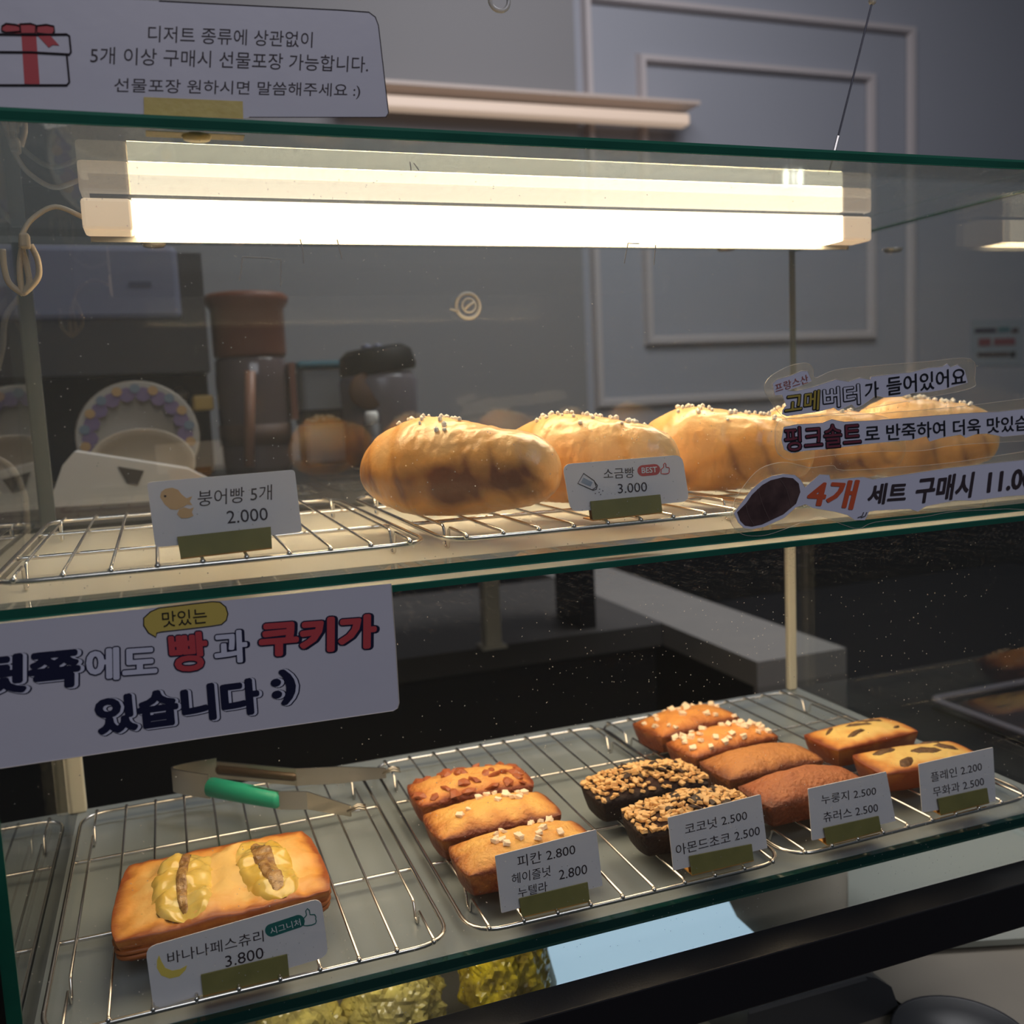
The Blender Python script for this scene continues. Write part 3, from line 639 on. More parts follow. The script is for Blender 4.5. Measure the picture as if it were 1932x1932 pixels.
# ---------------------------------------------------------------- wire racks
def make_rack(h_):
    Wd, Dp = .1560, .208                 # local origin: front left corner on the shelf
    zf = h_ - .0012
    t = empty('cooling_rack', (0, 0, 0))
    fr = round_corners([(0, 0, zf), (Wd, 0, zf), (Wd, Dp, zf), (0, Dp, zf)], .016, 7)
    obj('rim', TUBE(fr, .00105, n=8, closed=True), M['chrome'], t, smooth=True, local=True)
    for yy in (.068, .147):
        obj('brace', TUBE([(.0006, yy, zf - .0006), (.003, yy, zf - .0006), (Wd - .003, yy, zf - .0006), (Wd - .0006, yy, zf - .0006)], .00095, n=6), M['chrome'], t, smooth=True, local=True)
    zw = h_ + .0007
    n = 10
    for i in range(n):
        x = Wd * (i + .5) / n
        pts = [(x, -.0004, zf + .0008), (x, .001, zw)]
        if i in (0, n - 1):
            for y0 in (.030, Dp - .030):
                pts += [(x, y0 - .006, zw), (x, y0 - .0042, zw - .001), (x, y0 - .0025, .0013), (x, y0 - .001, .0009), (x, y0 + .001, .0009), (x, y0 + .0025, .0013), (x, y0 + .0042, zw - .001), (x, y0 + .006, zw)]
        pts += [(x, Dp - .001, zw), (x, Dp + .0004, zf + .0008)]
        wr_ = obj('wire', TUBE(pts, .00068, n=6), M['chrome'], t, smooth=True, local=True)
        for yy, in ((.0,), (Dp,)):
            bm = bmesh.new(); bmesh.ops.create_uvsphere(bm, u_segments=7, v_segments=5, radius=.0012)
            bmesh.ops.translate(bm, verts=bm.verts, vec=(x, yy, zf + .0010))
            obj('weld', bm, M['chrome'], wr_, smooth=True, local=True)
    return t
lo = make_rack(.0075); up = make_rack(.0092)
HL, HU = ZL + .0075 + .0014, ZU + .0092 + .0014
spots = [(lo, -.0600, ZL, 0.0, 'wire cooling rack under the banana pastry on the lower shelf', 'lower shelf wire racks'),
         (lo, .1045, ZL, -.4, 'wire cooling rack in the middle of the lower shelf, under the nut cakes', 'lower shelf wire racks'),
         (lo, .2640, ZL, 1.2, 'wire cooling rack at the right of the lower shelf, under the fig cakes', 'lower shelf wire racks'),
         (up, -.0600, ZU, 0.3, 'wire cooling rack on the cream shelf behind the fish-bread tag', 'upper shelf wire racks'),
         (up, .1035, ZU, -.3, 'wire cooling rack on the cream shelf under the first three salt breads', 'upper shelf wire racks'),
         (up, .2655, ZU, 0.0, 'wire cooling rack on the cream shelf behind the stickers at the right', 'upper shelf wire racks')]
used = set()
for src, x, z, rz, lab, g in spots:
    r_ = src if src.name not in used else copy_tree(src)
    used.add(src.name)
    r_.location = (x, .3665, z); r_.rotation_euler = (0, 0, math.radians(rz)); tag(r_, lab, 'wire rack', g)

# ---------------------------------------------------------------- breads
def set_bake(me, vals):
    a = me.attributes.new('bake', 'FLOAT', 'POINT'); a.data.foreach_set('value', vals)
def salt_bread(P0, P1, R, seed, label, salt_t=(-.6, .55), zrest=HU, zs=1.2, bk=0.0):
    P0 = Vector((P0[0], P0[1], 0)); P1 = Vector((P1[0], P1[1], 0)); ax = P1 - P0; Lh = ax.length / 2; ax.normalize(); sd = Vector((-ax.y, ax.x, 0)); c = (P0 + P1) / 2
    t = empty('salt_bread', (c.x, c.y, zrest), label, 'bread', 'salt breads on the upper shelf')
    t.rotation_euler = (0, 0, math.atan2(ax.y, ax.x))
    NU, NV = 150, 96; V = []; B = []; off = Vector((seed * 3.1, seed * 7.7, seed * 1.3))
    edges_t = [-.74 + .05 * math.sin(seed), -.38, .20 + .06 * math.sin(seed * 2), .52, .80]
    def surf(tt, a):
        s = abs(tt); r = R * max(0.0, 1 - s ** (2.6 if tt < 0 else 8.0)) ** .46
        r *= 1.0 - .25 * max(0, tt + .3)
        # rolled layers: each wrap overlaps the next, stepping down toward both ends, edges run slanted around the loaf
        sl = tt + .13 * math.sin(a + .6 * math.sin(seed)) + .05 * noise.noise(Vector((a * 1.5, seed * 4.0, tt * 2)))
        st = 0
        for k, e in enumerate(edges_t):
            d = (sl - e) * (1 if e > 0 else -1)
            st += -.016 * (.5 + .5 * math.tanh(d * 30)) + (.010 * math.exp(-((d + .02) * 18) ** 2))
        r *= 1 + st
        ca, sa = math.cos(a), math.sin(a)
        yy, zz = r * 1.02 * ca, r * sa * zs
        if zz < 0: zz *= .80
        p = Vector((tt * Lh, yy, zz))
        q = p * 30 + off
        nz = noise.noise(q) * .055 + noise.noise(q * 2.7) * .028 + noise.noise(q * 6.5) * .008
        wr = noise.ridged_multi_fractal(Vector((p.x * 60, p.y * 160, p.z * 160)) + off, 1.0, 2.0, 3, 1.0, 2.0) if sa > .1 else 0
        k = 1 + nz + (wr - 1.2) * .030 * max(0, sa) ** .6 * (.5 + .5 * math.tanh(4 * (tt + .25)))
        k += .012 * noise.noise(Vector((tt * 22 + a * 2, a * 1.6, seed * 2.0))) * (1.15 - sa) + .010 * noise.noise(Vector((tt * 60, a * 1.6, seed * 5.0)))
        p.y *= k; p.z *= k
        floor_ = -R * .72 * zs
        if p.z < floor_: p.z = floor_ + (p.z - floor_) * .12
        return p, sl, sa
    for i in range(NU + 1):
        tt = -1 + 2 * i / NU; tt = math.sin(tt * math.pi / 2)
        for j in range(NV):
            a = 2 * math.pi * j / NV
            p, sl, sa = surf(tt, a)
            V.append(p)
            b = .26 + (.36 + bk) * (1 - abs(tt) ** 6) * (.95 + .5 * noise.noise(Vector((tt * 3, sa * 2.5, seed * 3.3)))) * math.exp(-((sa + .25 + .55 * noise.noise(Vector((tt * 2.4 + a, 1.7, seed * 1.9)))) * 1.7) ** 2) - .20 * max(0, sa) - .45 * max(0, -sa - .62)
            for e in edges_t:
                d = (sl - e) * (1 if e > 0 else -1)
                b += .16 * math.exp(-((d - .03) * 26) ** 2)
            b += bk * .35 + .35 * max(0, -tt - .45) + .30 * noise.noise(p * 55 + off) + .10 * max(0, tt - .75)
            B.append(max(0, min(1, b)))
    F = []
    for i in range(NU):
        for j in range(NV):
            F.append((i * NV + j, (i + 1) * NV + j, (i + 1) * NV + (j + 1) % NV, i * NV + (j + 1) % NV))
    F.append(tuple(range(NV))); F.append(tuple(NU * NV + j for j in range(NV))[::-1])
    zmin = min(v.z for v in V)
    for v in V: v.z -= zmin
    me = bpy.data.meshes.new('crust'); me.from_pydata([tuple(v) for v in V], [], F); set_bake(me, B); me.materials.append(M['loaf'])
    me.polygons.foreach_set('use_smooth', [True] * len(me.polygons)); me.update()
    o = bpy.data.objects.new('crust', me); COL.objects.link(o); o.parent = t
    # coarse salt along the crest
    rnd = random.Random(seed); bm = bmesh.new()
    for k in range(40):
        tt = rnd.uniform(*salt_t); a = math.pi / 2 + rnd.gauss(-.05, .26)
        p, _, _ = surf(tt, a); p.z -= zmin
        s = rnd.uniform(.0009, .0014)
        vs = bmesh.ops.create_icosphere(bm, subdivisions=1, radius=s)['verts']
        sc_ = Vector((rnd.uniform(.8, 1.3), rnd.uniform(.7, 1.1), rnd.uniform(.8, 1.4)))
        for v in vs: v.co = p + Vector((v.co.x * sc_.x, v.co.y * sc_.y, v.co.z * sc_.z + s * .55))
    g = obj('coarse_salt', bm, M['salt'], t, local=True); g['kind'] = 'stuff'
    return t
salt_bread((.0930, .470), (.1600, .386), .0222, 1, 'nearest salt bread at the left, its browned side facing out', (-.62, .1), bk=.24)
salt_bread((.1650, .472), (.2250, .396), .0215, 2, 'second salt bread from the left, behind the salt bread price tag', (-.5, .62))
salt_bread((.2400, .468), (.3060, .402), .0212, 3, 'third salt bread from the left, beside the pink salt stickers', (-.55, .62))
salt_bread((.3060, .466), (.3630, .402), .0205, 4, 'fourth salt bread, half hidden behind the stickers', (-.6, .4))
salt_bread((.3640, .452), (.4265, .402), .0215, 5, 'last salt bread at the right end of the upper shelf', (-.4, .7))

# ---------------------------------------------------------------- small cakes
def cake_mesh(L_, W_, H_, hump, seed, rough=.0004, crack=0.0):
    NU, NV = 44, 22; off = Vector((seed * 5.3, seed * 2.9, 0)); V = []; B = []; F = []
    def rr(u, v, hx, hy):        # square -> rounded rectangle
        k = .12
        m = max(abs(u), abs(v)); 
        c = 1 - .035 * (abs(u * v)) ** 3 * 2
        return u * hx * c, v * hy * c
    def top(u, v):
        hx, hy = L_ / 2, W_ / 2
        x, y = rr(u, v, hx, hy)
        e = max(0, 1 - abs(u) ** 2.6) * max(0, 1 - abs(v) ** 2.2)
        z = H_ + hump * e ** .75 * (1 - .25 * u * u)
        nz = noise.noise(Vector((x, y, 0)) * 220 + off) * rough + noise.noise(Vector((x, y, 0)) * 75 + off) * rough * 1.6
        z += nz * (.3 + .7 * min(1, e * 2))
        if crack: z -= crack * math.exp(-((v - .25 * noise.noise(Vector((x * 60, seed, 0)))) * 5.5) ** 2) * max(0, noise.noise(Vector((x, y, 3)) * 160 + off) + .2) * (1 if abs(u) < .7 else 0)
        return Vector((x, y, z)), e
    idx = {}
    for i in range(NU + 1):
        for j in range(NV + 1):
            u = math.sin((-1 + 2 * i / NU) * math.pi / 2 * .97) / math.sin(math.pi / 2 * .97); v = math.sin((-1 + 2 * j / NV) * math.pi / 2 * .9) / math.sin(math.pi / 2 * .9)
            p, e = top(u, v); idx[i, j] = len(V); V.append(p)
            ed = max(abs(u) ** 8, abs(v) ** 6)
            B.append(max(0, min(1, .04 + .95 * ed + .20 * (1 - e) + .25 * noise.noise(p * 130 + off))))
    for i in range(NU):
        for j in range(NV): F.append((idx[i, j], idx[i + 1, j], idx[i + 1, j + 1], idx[i, j + 1]))
    per = [(i, 0) for i in range(NU)] + [(NU, j) for j in range(NV)] + [(i, NV) for i in range(NU, 0, -1)] + [(0, j) for j in range(NV, 0, -1)]
    prev = [idx[q] for q in per]
    for (s, zf, b) in [(.995, .86, .85), (.955, .50, .98), (.90, .12, 1.05), (.885, .03, 1.1), (.85, 0, 1.1)]:
        cur = []
        for q in per:
            p = V[idx[q]]
            nx = p.x * (1 - (1 - s) * .75); ny = p.y * (1 - (1 - s) * 1.5)
            cur.append(len(V)); V.append(Vector((nx, ny, H_ * zf + (noise.noise(p * 90 + off) * .0003 if zf else 0)))); B.append(b + .12 * noise.noise(p * 120 + off))
        for k in range(len(per)):
            k2 = (k + 1) % len(per); F.append((prev[k2], prev[k], cur[k], cur[k2]))
        prev = cur
    F.append(tuple(prev[::-1]))
    me = bpy.data.meshes.new('sponge'); me.from_pydata([tuple(v) for v in V], [], F); set_bake(me, B)
    bm = bmesh.new(); bm.from_mesh(me); bmesh.ops.recalc_face_normals(bm, faces=bm.faces[:]); bm.to_mesh(me); bm.free()
    me.polygons.foreach_set('use_smooth', [True] * len(me.polygons)); me.update()
    return me, top
def chunk_mesh(name, mt, seed, s=(1, 1, .7), n=1):
    bm = bmesh.new(); rnd = random.Random(seed)
    if name in ('almond_piece', 'sugar_nib'):
        bmesh.ops.create_cube(bm, size=1.45); bmesh.ops.bevel(bm, geom=bm.edges[:], offset=.22, segments=1, affect='EDGES')
    else: bmesh.ops.create_icosphere(bm, subdivisions=n, radius=1)
    for v in bm.verts: v.co = Vector((v.co.x * s[0], v.co.y * s[1], v.co.z * s[2])) * rnd.uniform(.72, 1.15)
    me = bpy.data.meshes.new(name); bm.to_mesh(me); bm.free(); me.materials.append(mt); return me
CH = {k: [chunk_mesh(k, M[m_], i * 11 + len(k), s) for i in range(5)] for k, m_, s in
      [('sugar_nib', 'nib', (1, .9, .6)), ('almond_piece', 'almond', (1.1, .8, .55)), ('pecan_piece', 'pecan', (1.35, .85, .5)), ('chocolate_blob', 'choc', (1.3, 1, .35))]}
def place_chunks(t, top, kind, n, size, L_, W_, seed, ur=(-.9, .9), vr=(-.85, .85), gap=.8, lift=.25):
    rnd = random.Random(seed); pts = []; tries = 0
    while len(pts) < n and tries < n * 60:
        tries += 1
        u, v = rnd.uniform(*ur), rnd.uniform(*vr); p, _ = top(u, v)
        if any((p.xy - q.xy).length < size * gap * 1.6 for q in pts): continue
        pts.append(p)
        o = bpy.data.objects.new(kind, CH[kind][rnd.randrange(5)]); COL.objects.link(o); o.parent = t
        k = size * rnd.uniform(.75, 1.25)
        o.location = p + Vector((0, 0, k * lift)); o.rotation_euler = (rnd.uniform(-.5, .5), rnd.uniform(-.5, .5), rnd.uniform(0, 6.28)); o.scale = (k, k, k)
def cake(cx, cy, yaw, L_, W_, mt, label, group, seed, H_=.0118, hump=.006, crack=0.0, rough=.0004, name='financier', tilt=0):
    t = empty(name, (cx, cy, HL), label, 'cake', group); t.rotation_euler = (0, math.radians(tilt), math.radians(yaw))
    me, top = cake_mesh(L_, W_, H_, hump, seed, rough, crack); me.materials.append(M[mt])
    o = bpy.data.objects.new('sponge', me); COL.objects.link(o); o.parent = t
    return t, top
G = 'small cakes on the lower shelf'
t, tp = cake(.1420, .4845, -.7, .0670, .0325, 'fin_pecan', 'pecan cake with brown nut pieces, rearmost of the three stacked behind the pecan tag', G, 1, rough=.0007, hump=.0075)
place_chunks(t, tp, 'pecan_piece', 30, .0036, .067, .0325, 1, gap=.72, lift=-.12)
t, tp = cake(.1405, .4435, 1.5, .0670, .0345, 'fin_gold', 'golden cake with a few sugar nibs, between the pecan cake and the tagged one', G, 2, hump=.0075, rough=.0006, crack=.001)
place_chunks(t, tp, 'sugar_nib', 13, .0022, .067, .0345, 2, ur=(-.6, .6), vr=(-.35, .7), lift=.3)
t, tp = cake(.1425, .4040, .7, .0674, .0330, 'fin_gold', 'golden cake with sugar nibs, right behind the pecan price tag', G, 3, hump=.0075, rough=.0006, crack=.0008)
place_chunks(t, tp, 'sugar_nib', 17, .0023, .067, .033, 5, ur=(-.5, .6), vr=(-.5, .7), lift=.3)
for (cx, cy, yw, sd, lab) in [(.2275, .4450, -.9, 11, 'chocolate cake crusted with chopped almonds, the rear one of two'), (.2300, .4010, -4, 12, 'chocolate cake crusted with chopped almonds, behind the coconut and almond tag')]:
    t, tp = cake(cx, cy, yw, .0660, .0310, 'fin_choc', lab, G, sd, hump=.0085, rough=.0008)
    place_chunks(t, tp, 'chocolate_blob', 16, .0030, .066, .031, sd, ur=(-.5, .6), vr=(-.6, .6), gap=.9, lift=.3)
    place_chunks(t, tp, 'almond_piece', 185, .0022, .066, .031, sd + 40, ur=(-.97, .97), vr=(-.95, .95), gap=.66, lift=.45)
t, tp = cake(.2975, .5215, 8.4, .0655, .0330, 'fin_orange', 'orange-brown cake with pale nut chips, rearmost on the right rack', G, 21, hump=.0075)
place_chunks(t, tp, 'sugar_nib', 20, .0026, .0655, .033, 21, gap=.9, lift=.15)
t, tp = cake(.2990, .4820, 7.0, .0658, .0310, 'fin_orange', 'orange-brown cake thickly topped with pale nut chips, second from the rear', G, 22, hump=.0075)
place_chunks(t, tp, 'sugar_nib', 32, .0028, .0655, .031, 22, gap=.8, lift=.2)
cake(.3003, .4440, 1.4, .0660, .0325, 'fin_brown', 'plain tan cake with pinholes in its domed top', G, 23, hump=.0075, crack=.0012)
cake(.3000, .4055, 1.5, .0656, .0315, 'fin_red', 'plain reddish-brown sugared cake behind the third price tag', G, 24, hump=.0085, crack=.0012, rough=.0006)
def fig_slices(t, tp, spots):
    for k, (u, v, l, w_, a) in enumerate(spots):
        p, _ = tp(u, v); N = 14; rnd = random.Random(k + int(l * 1e5)); bm = bmesh.new(); rim = []
        for i in range(N):
            th = 2 * math.pi * i / N; x = l * math.cos(th); y = w_ * math.sin(th) * (.7 + .3 * abs(math.sin(th))) * rnd.uniform(.8, 1.2)
            xr = x * math.cos(a) - y * math.sin(a); yr = x * math.sin(a) + y * math.cos(a); rim.append((xr, yr))
        Wd = t['wdl']
        def pt(x, y, dz):
            uu = max(-.96, min(.96, (p.x + x) / (Wd[0] / 2))); vv = max(-.95, min(.95, (p.y + y) / (Wd[1] / 2))); q, _ = tp(uu, vv); return Vector((q.x, q.y, q.z + dz))
        c = bm.verts.new(pt(0, 0, .0008)); r1 = [bm.verts.new(pt(x * .6, y * .6, .0009 + rnd.uniform(-.0003, .0003))) for x, y in rim]; r2 = [bm.verts.new(pt(x, y, -.0004)) for x, y in rim]
        for i in range(N):
            j = (i + 1) % N; bm.faces.new((c, r1[i], r1[j])); bm.faces.new((r1[i], r2[i], r2[j], r1[j]))
        obj('fig_slice', bm, M['fig'], t, smooth=True, local=True)
t, tp = cake(.3775, .4545, 3.5, .0650, .0315, 'fin_fig', 'pale yellow fig cake with dark fig slivers, rear one of two', G, 31, hump=.004); t['wdl'] = (.065, .0315)
fig_slices(t, tp, [(-.58, .35, .0062, .0015, .5), (-.30, -.40, .0085, .0018, .1), (.04, .2, .0095, .0021, -.35), (.40, .42, .0100, .0020, -.28), (.62, -.5, .0040, .0012, .3)])
t, tp = cake(.3795, .4105, -6.0, .0672, .0315, 'fin_fig', 'pale yellow fig cake with broad fig slices, behind the plain and fig tag', G, 32, hump=.004); t['wdl'] = (.0672, .0315)
fig_slices(t, tp, [(-.50, .42, .0088, .0040, .1), (-.42, -.60, .0066, .0036, .5), (.12, -.1, .0105, .0044, -.15), (.56, .05, .0076, .0036, -.5), (.45, .62, .0066, .0018, -.3)])
del_ = [o for o in bpy.data.objects if 'wdl' in o]
for o in del_: del o['wdl']

# banana pastry
t = empty('banana_pastry', (.0105, .4300, HL), 'square golden puff pastry topped with two banana halves, at the lower left', 'pastry'); t.rotation_euler = (0, 0, math.radians(2.8))
BL_, BW_, BH_ = .0850, .0690, .0135
me, tp0 = cake_mesh(BL_, BW_, BH_, .0030, 77, .0022); me.materials.append(M['puff']); me.name = 'pastry_base'
def skew(p):
    k = max(0, .5 - p.y / BW_) * max(0, -p.x / (BL_ / 2)); return Vector((p.x - .0075 * k, p.y - .001 * k, p.z))
for v in me.vertices: v.co = skew(v.co)
def tp(u, v):
    p, e = tp0(u, v); return skew(p), e
o = bpy.data.objects.new('pastry_base', me); COL.objects.link(o); o.parent = t
for k, (zf, ex) in enumerate([(.30, .0000), (.52, .0004), (.74, .0007)]):      # flaky layers standing proud on the sides
    P = round_corners([(-BL_ / 2 * .935 - ex, -BW_ / 2 * .885 - ex, BH_ * zf), (BL_ / 2 * .935 + ex, -BW_ / 2 * .885 - ex, BH_ * zf), (BL_ / 2 * .935 + ex, BW_ / 2 * .885 + ex, BH_ * zf), (-BL_ / 2 * .935 - ex, BW_ / 2 * .885 + ex, BH_ * zf)], .006, 4)
    PP = []
    for i in range(len(P)):
        a_, b_ = P[i], P[(i + 1) % len(P)]
        m_ = max(1, int((a_ - b_).length / .004))
        for j in range(m_): q = a_.lerp(b_, j / m_); q.z += noise.noise(q * 150 + Vector((k, 0, 0))) * .0012; PP.append(skew(q))
    obj('flaky_layer', TUBE(PP, .0011, n=6, closed=True), M['flake'], t, smooth=True, local=True)
def banana(cx, ang, Ln, Wn, seed, core_w):
    NU, NV = 30, 14; V = []; F = []; off = Vector((seed, 0, 0))
    def P(s, v, dz, wsc=1.0):
        u_ = s * Ln / 2; wv = Wn / 2 * max(.02, (1 - abs(s) ** 3.2)) ** .5 * wsc
        bend = .0035 * (1 - s * s) * (1 if seed == 1 else .35)
        x = cx + v * wv + bend * -1; y = u_ - .0035
        x, y = x * math.cos(ang) - y * math.sin(ang), x * math.sin(ang) + y * math.cos(ang)
        q, _ = tp(max(-.98, min(.98, x / (BL_ / 2))), max(-.98, min(.98, y / (BW_ / 2))))
        return Vector((x, y, q.z + dz))
    for i in range(NU + 1):
        s = -1 + 2 * i / NU
        for j in range(NV + 1):
            v = -1 + 2 * j / NV
            dz = .0034 * max(0, 1 - abs(v) ** 4) ** .5 - .0012 * math.exp(-(v * 2.6) ** 2) - .0004 + .0005 * noise.noise(Vector((s * 4, v * 3, seed)))
            dz *= max(.1, 1 - abs(s) ** 6)
            V.append(P(s, v, dz))
    for i in range(NU):
        for j in range(NV): a = i * (NV + 1) + j; F.append((a, a + 1, a + NV + 2, a + NV + 1))
    me = bpy.data.meshes.new('banana_half'); me.from_pydata([tuple(q) for q in V], [], F); me.materials.append(M['banana']); me.polygons.foreach_set('use_smooth', [True] * len(F))
    bo = bpy.data.objects.new('banana_half', me); COL.objects.link(bo); bo.parent = t
    V = []; F = []
    for i in range(NU + 1):
        s = (-1 + 2 * i / NU) * .86
        for j in range(7):
            v = (-1 + 2 * j / 6)
            V.append(P(s, v * core_w, (.0018 + .0005 * (1 - v * v) + .0006 * noise.noise(Vector((s * 9, v * 3, seed)))) * (1 - abs(s / .86) ** 5) + .0009 - (.0014 if abs(v) > .9 else 0), 1))
    for i in range(NU):
        for j in range(6): a = i * 7 + j; F.append((a, a + 1, a + 8, a + 7))
    me = bpy.data.meshes.new('seed_core'); me.from_pydata([tuple(q) for q in V], [], F); me.materials.append(M['seed']); me.polygons.foreach_set('use_smooth', [True] * len(F))
    co = bpy.data.objects.new('seed_core', me); COL.objects.link(co); co.parent = bo
banana(-.0150, math.radians(-6), .062, .0255, 1, .20)
banana(.0180, math.radians(3), .060, .0235, 2, .46)

# ---------------------------------------------------------------- tongs
tz = HL
t = empty('serving_tongs', (.05, .54, tz), 'steel serving tongs with green rubber grips lying at the rear left of the lower shelf', 'tongs')
def T(x, y, z): return at(x, y, 'z', z)
def ribbon(pts, wid, th_, name, mt):
    bm = bmesh.new(); rings = []
    for i, p in enumerate(pts):
        d = (pts[min(i + 1, len(pts) - 1)] - pts[max(i - 1, 0)]).normalized(); w_ = wid[i]
        s = Vector((0, 0, 1)); n_ = d.cross(s).normalized()
        rings.append([bm.verts.new(p + s * (a * w_ / 2) + n_ * (b * th_ / 2)) for a, b in [(-1, -1), (1, -1), (1, 1), (-1, 1)]])
    for a, b in zip(rings, rings[1:]):
        for k in range(4): bm.faces.new((a[k], a[(k + 1) % 4], b[(k + 1) % 4], b[k]))
    bm.faces.new(rings[0][::-1]); bm.faces.new(rings[-1]); bmesh.ops.recalc_face_normals(bm, faces=bm.faces[:])
    return obj(name, bm, mt, t)
zt_ = tz + .012
a0 = T(395, 1484, zt_); a1 = T(528, 1510, zt_); a2 = T(580, 1510, tz + .009); a3 = T(662, 1530, tz + .006)
b0 = T(410, 1452, zt_); b1 = T(560, 1466, zt_); b2 = T(640, 1462, tz + .009); b3 = T(728, 1458, tz + .006)
s0 = T(326, 1470, zt_)
ribbon([a0, a1, a2, a3], [.010, .010, .010, .006], .001, 'arm', M['steel'])
ribbon([b0, b1, b2, b3], [.010, .010, .010, .006], .001, 'arm', M['steel'])
ribbon(smooth_path([a0, s0.lerp(a0, .35) + Vector((0, -.002, 0)), s0, s0.lerp(b0, .35) + Vector((0, .002, 0)), b0], 6), [.014] * 25, .0009, 'spring_bow', M['steel'])
for p_, q_, k_, c_ in ((a0, a1, 1.0, 'teal_grip'), (b0, b1, .55, 'dark_grip')):
    obj('grip', TUBE([p_, p_.lerp(q_, .03), p_.lerp(q_, .5), p_.lerp(q_, .97), q_], [.0035 * k_, .0054 * k_, .0052 * k_, .0046 * k_, .003 * k_], n=12), M[c_], t, smooth=True)
for p_ in (a3, b3):
    for k in range(5):
        a = (k - 2) * .5
        obj('claw', TUBE([p_ + Vector((-.002, 0, 0)), p_ + Vector((.004, math.sin(a) * .003, math.cos(a) * .003)), p_ + Vector((.008, math.sin(a) * .0035, math.cos(a) * .0025 - .001))], .0006, n=5), M['steel'], t, smooth=True)

# ---------------------------------------------------------------- price tags
def price_tag(card, holder, ztop, label, rads=.0015, y=None):
    hb = at(*holder[3], 'z', ztop); Y = y or max(.3675, (hb.y))
    c = front(card, Y + .0012); mid = sum(c, Vector()) / 4
    t = empty('price_tag', (mid.x, Y, ztop), label, 'price tag')
    cd_ = obj('card', slab(round_corners(c, rads, 4), .0004), M['paper'], t)
    h = front(holder, Y); h = [Vector(q) for q in h]
    obj('clip_plate', slab(h, .0006), M['brass'], t)
    bl, br = h[3], h[2]; dpt = Vector((0, .0105, 0))
    obj('clip_base', slab([bl, br, br + dpt, bl + dpt], .0005, Vector((0, 0, 1))), M['brass_in'], t)
    obj('clip_back', slab([bl + Vector((0, .0028, 0)), br + Vector((0, .0028, 0)), h[1] + Vector((0, .0028, 0)), h[0] + Vector((0, .0028, 0))], .0005), M['brass_in'], t)
    return cd_, Y + .0012
def thumb(t, x, y, s, Y, mt, rot=0):
    pts = [(-.5, .45), (-.5, -.05), (-.38, -.12), (-.18, -.30), (-.2, -.62), (-.05, -.78), (.08, -.62), (.08, -.30), (.42, -.25), (.5, -.05), (.45, .1), (.48, .25), (.40, .42), (.1, .5), (-.25, .5)]
    c_, s_ = math.cos(rot), math.sin(rot)
    line(t, 'thumb_icon', [(x + s * (a * c_ - b * s_), y + s * (a * s_ + b * c_)) for a, b in pts], Y, mt, r=.00022, closed=True)
def pill(t, x0, y0, x1, y1, hh, Y, mt, name='badge', lift=.0001):
    P = []
    d = math.atan2(y1 - y0, x1 - x0)
    for k in range(13): a = d + math.pi / 2 + math.pi * k / 12; P.append((x0 + hh * math.cos(a), y0 + hh * math.sin(a)))
    for k in range(13): a = d - math.pi / 2 + math.pi * k / 12; P.append((x1 + hh * math.cos(a), y1 + hh * math.sin(a)))
    return patch(t, name, P, Y, mt, lift=lift)
I = M['ink']
t, Y = price_tag([(277, 910), (556, 886), (570, 1004), (293, 1033)], [(334, 1013), (511, 994), (513, 1033), (341, 1053)], HU, 'white price tag with a tan fish picture, at the left of the upper shelf')
text(t, '붕어빵 5개', (373, 956), (513, 943), (373, 926), Y, I)
text(t, '2.000', (429, 988), (506, 981), (427, 964), Y, I)
fish = [(302, 938), (304, 928), (312, 922), (325, 920), (336, 924), (343, 933), (352, 940), (363, 936), (358, 946), (363, 953), (353, 952), (345, 957), (334, 962), (322, 961), (311, 952)]
patch(t, 'fish_picture', fish, Y, M['tan_ink'])
patch(t, 'fish_picture', [(334, 970), (338, 961), (347, 957), (358, 960), (366, 957), (362, 966), (365, 973), (356, 977), (342, 978)], Y, M['tan_ink'], lift=.00018)
pill(t, 311, 936, 312, 936, 2, Y, M['ink'], 'fish_eye', lift=.0003)

t, Y = price_tag([(1061, 876), (1287, 858), (1301, 946), (1077, 966)], [(1114.5, 946), (1246, 933), (1250, 966), (1119, 981)], HU, 'white price tag with a red badge and salt shaker picture, before the second salt bread', .004)
text(t, '소금빵', (1139, 904), (1197, 901), (1138, 884), Y, I)
text(t, '3.000', (1166, 931), (1221, 927), (1165, 913), Y, I)
pill(t, 1213, 888, 1235, 886, 10.5, Y, M['red'])
text(t, 'BEST', (1210, 893), (1239, 891), (1209.5, 882), Y, M['white_ink'], off=.012, lift=.0004)
thumb(t, 1255, 886, 16, Y, M['red'])
line(t, 'shaker_outline', [(1090, 912), (1101, 893), (1121, 907), (1125, 919), (1117, 924)], Y, I, closed=True)
patch(t, 'shaker_water', [(1096, 910), (1101, 901), (1118, 910), (1114, 918)], Y, M['grey_ink'])
line(t, 'shaker_outline', [(1121, 908), (1127, 916), (1125, 923), (1118, 925)], Y, I)
for x, y in [(1123, 931), (1131, 923), (1133, 933), (1137, 926), (1130, 929)]: pill(t, x, y, x + .3, y, .9, Y, I, 'salt_dot')

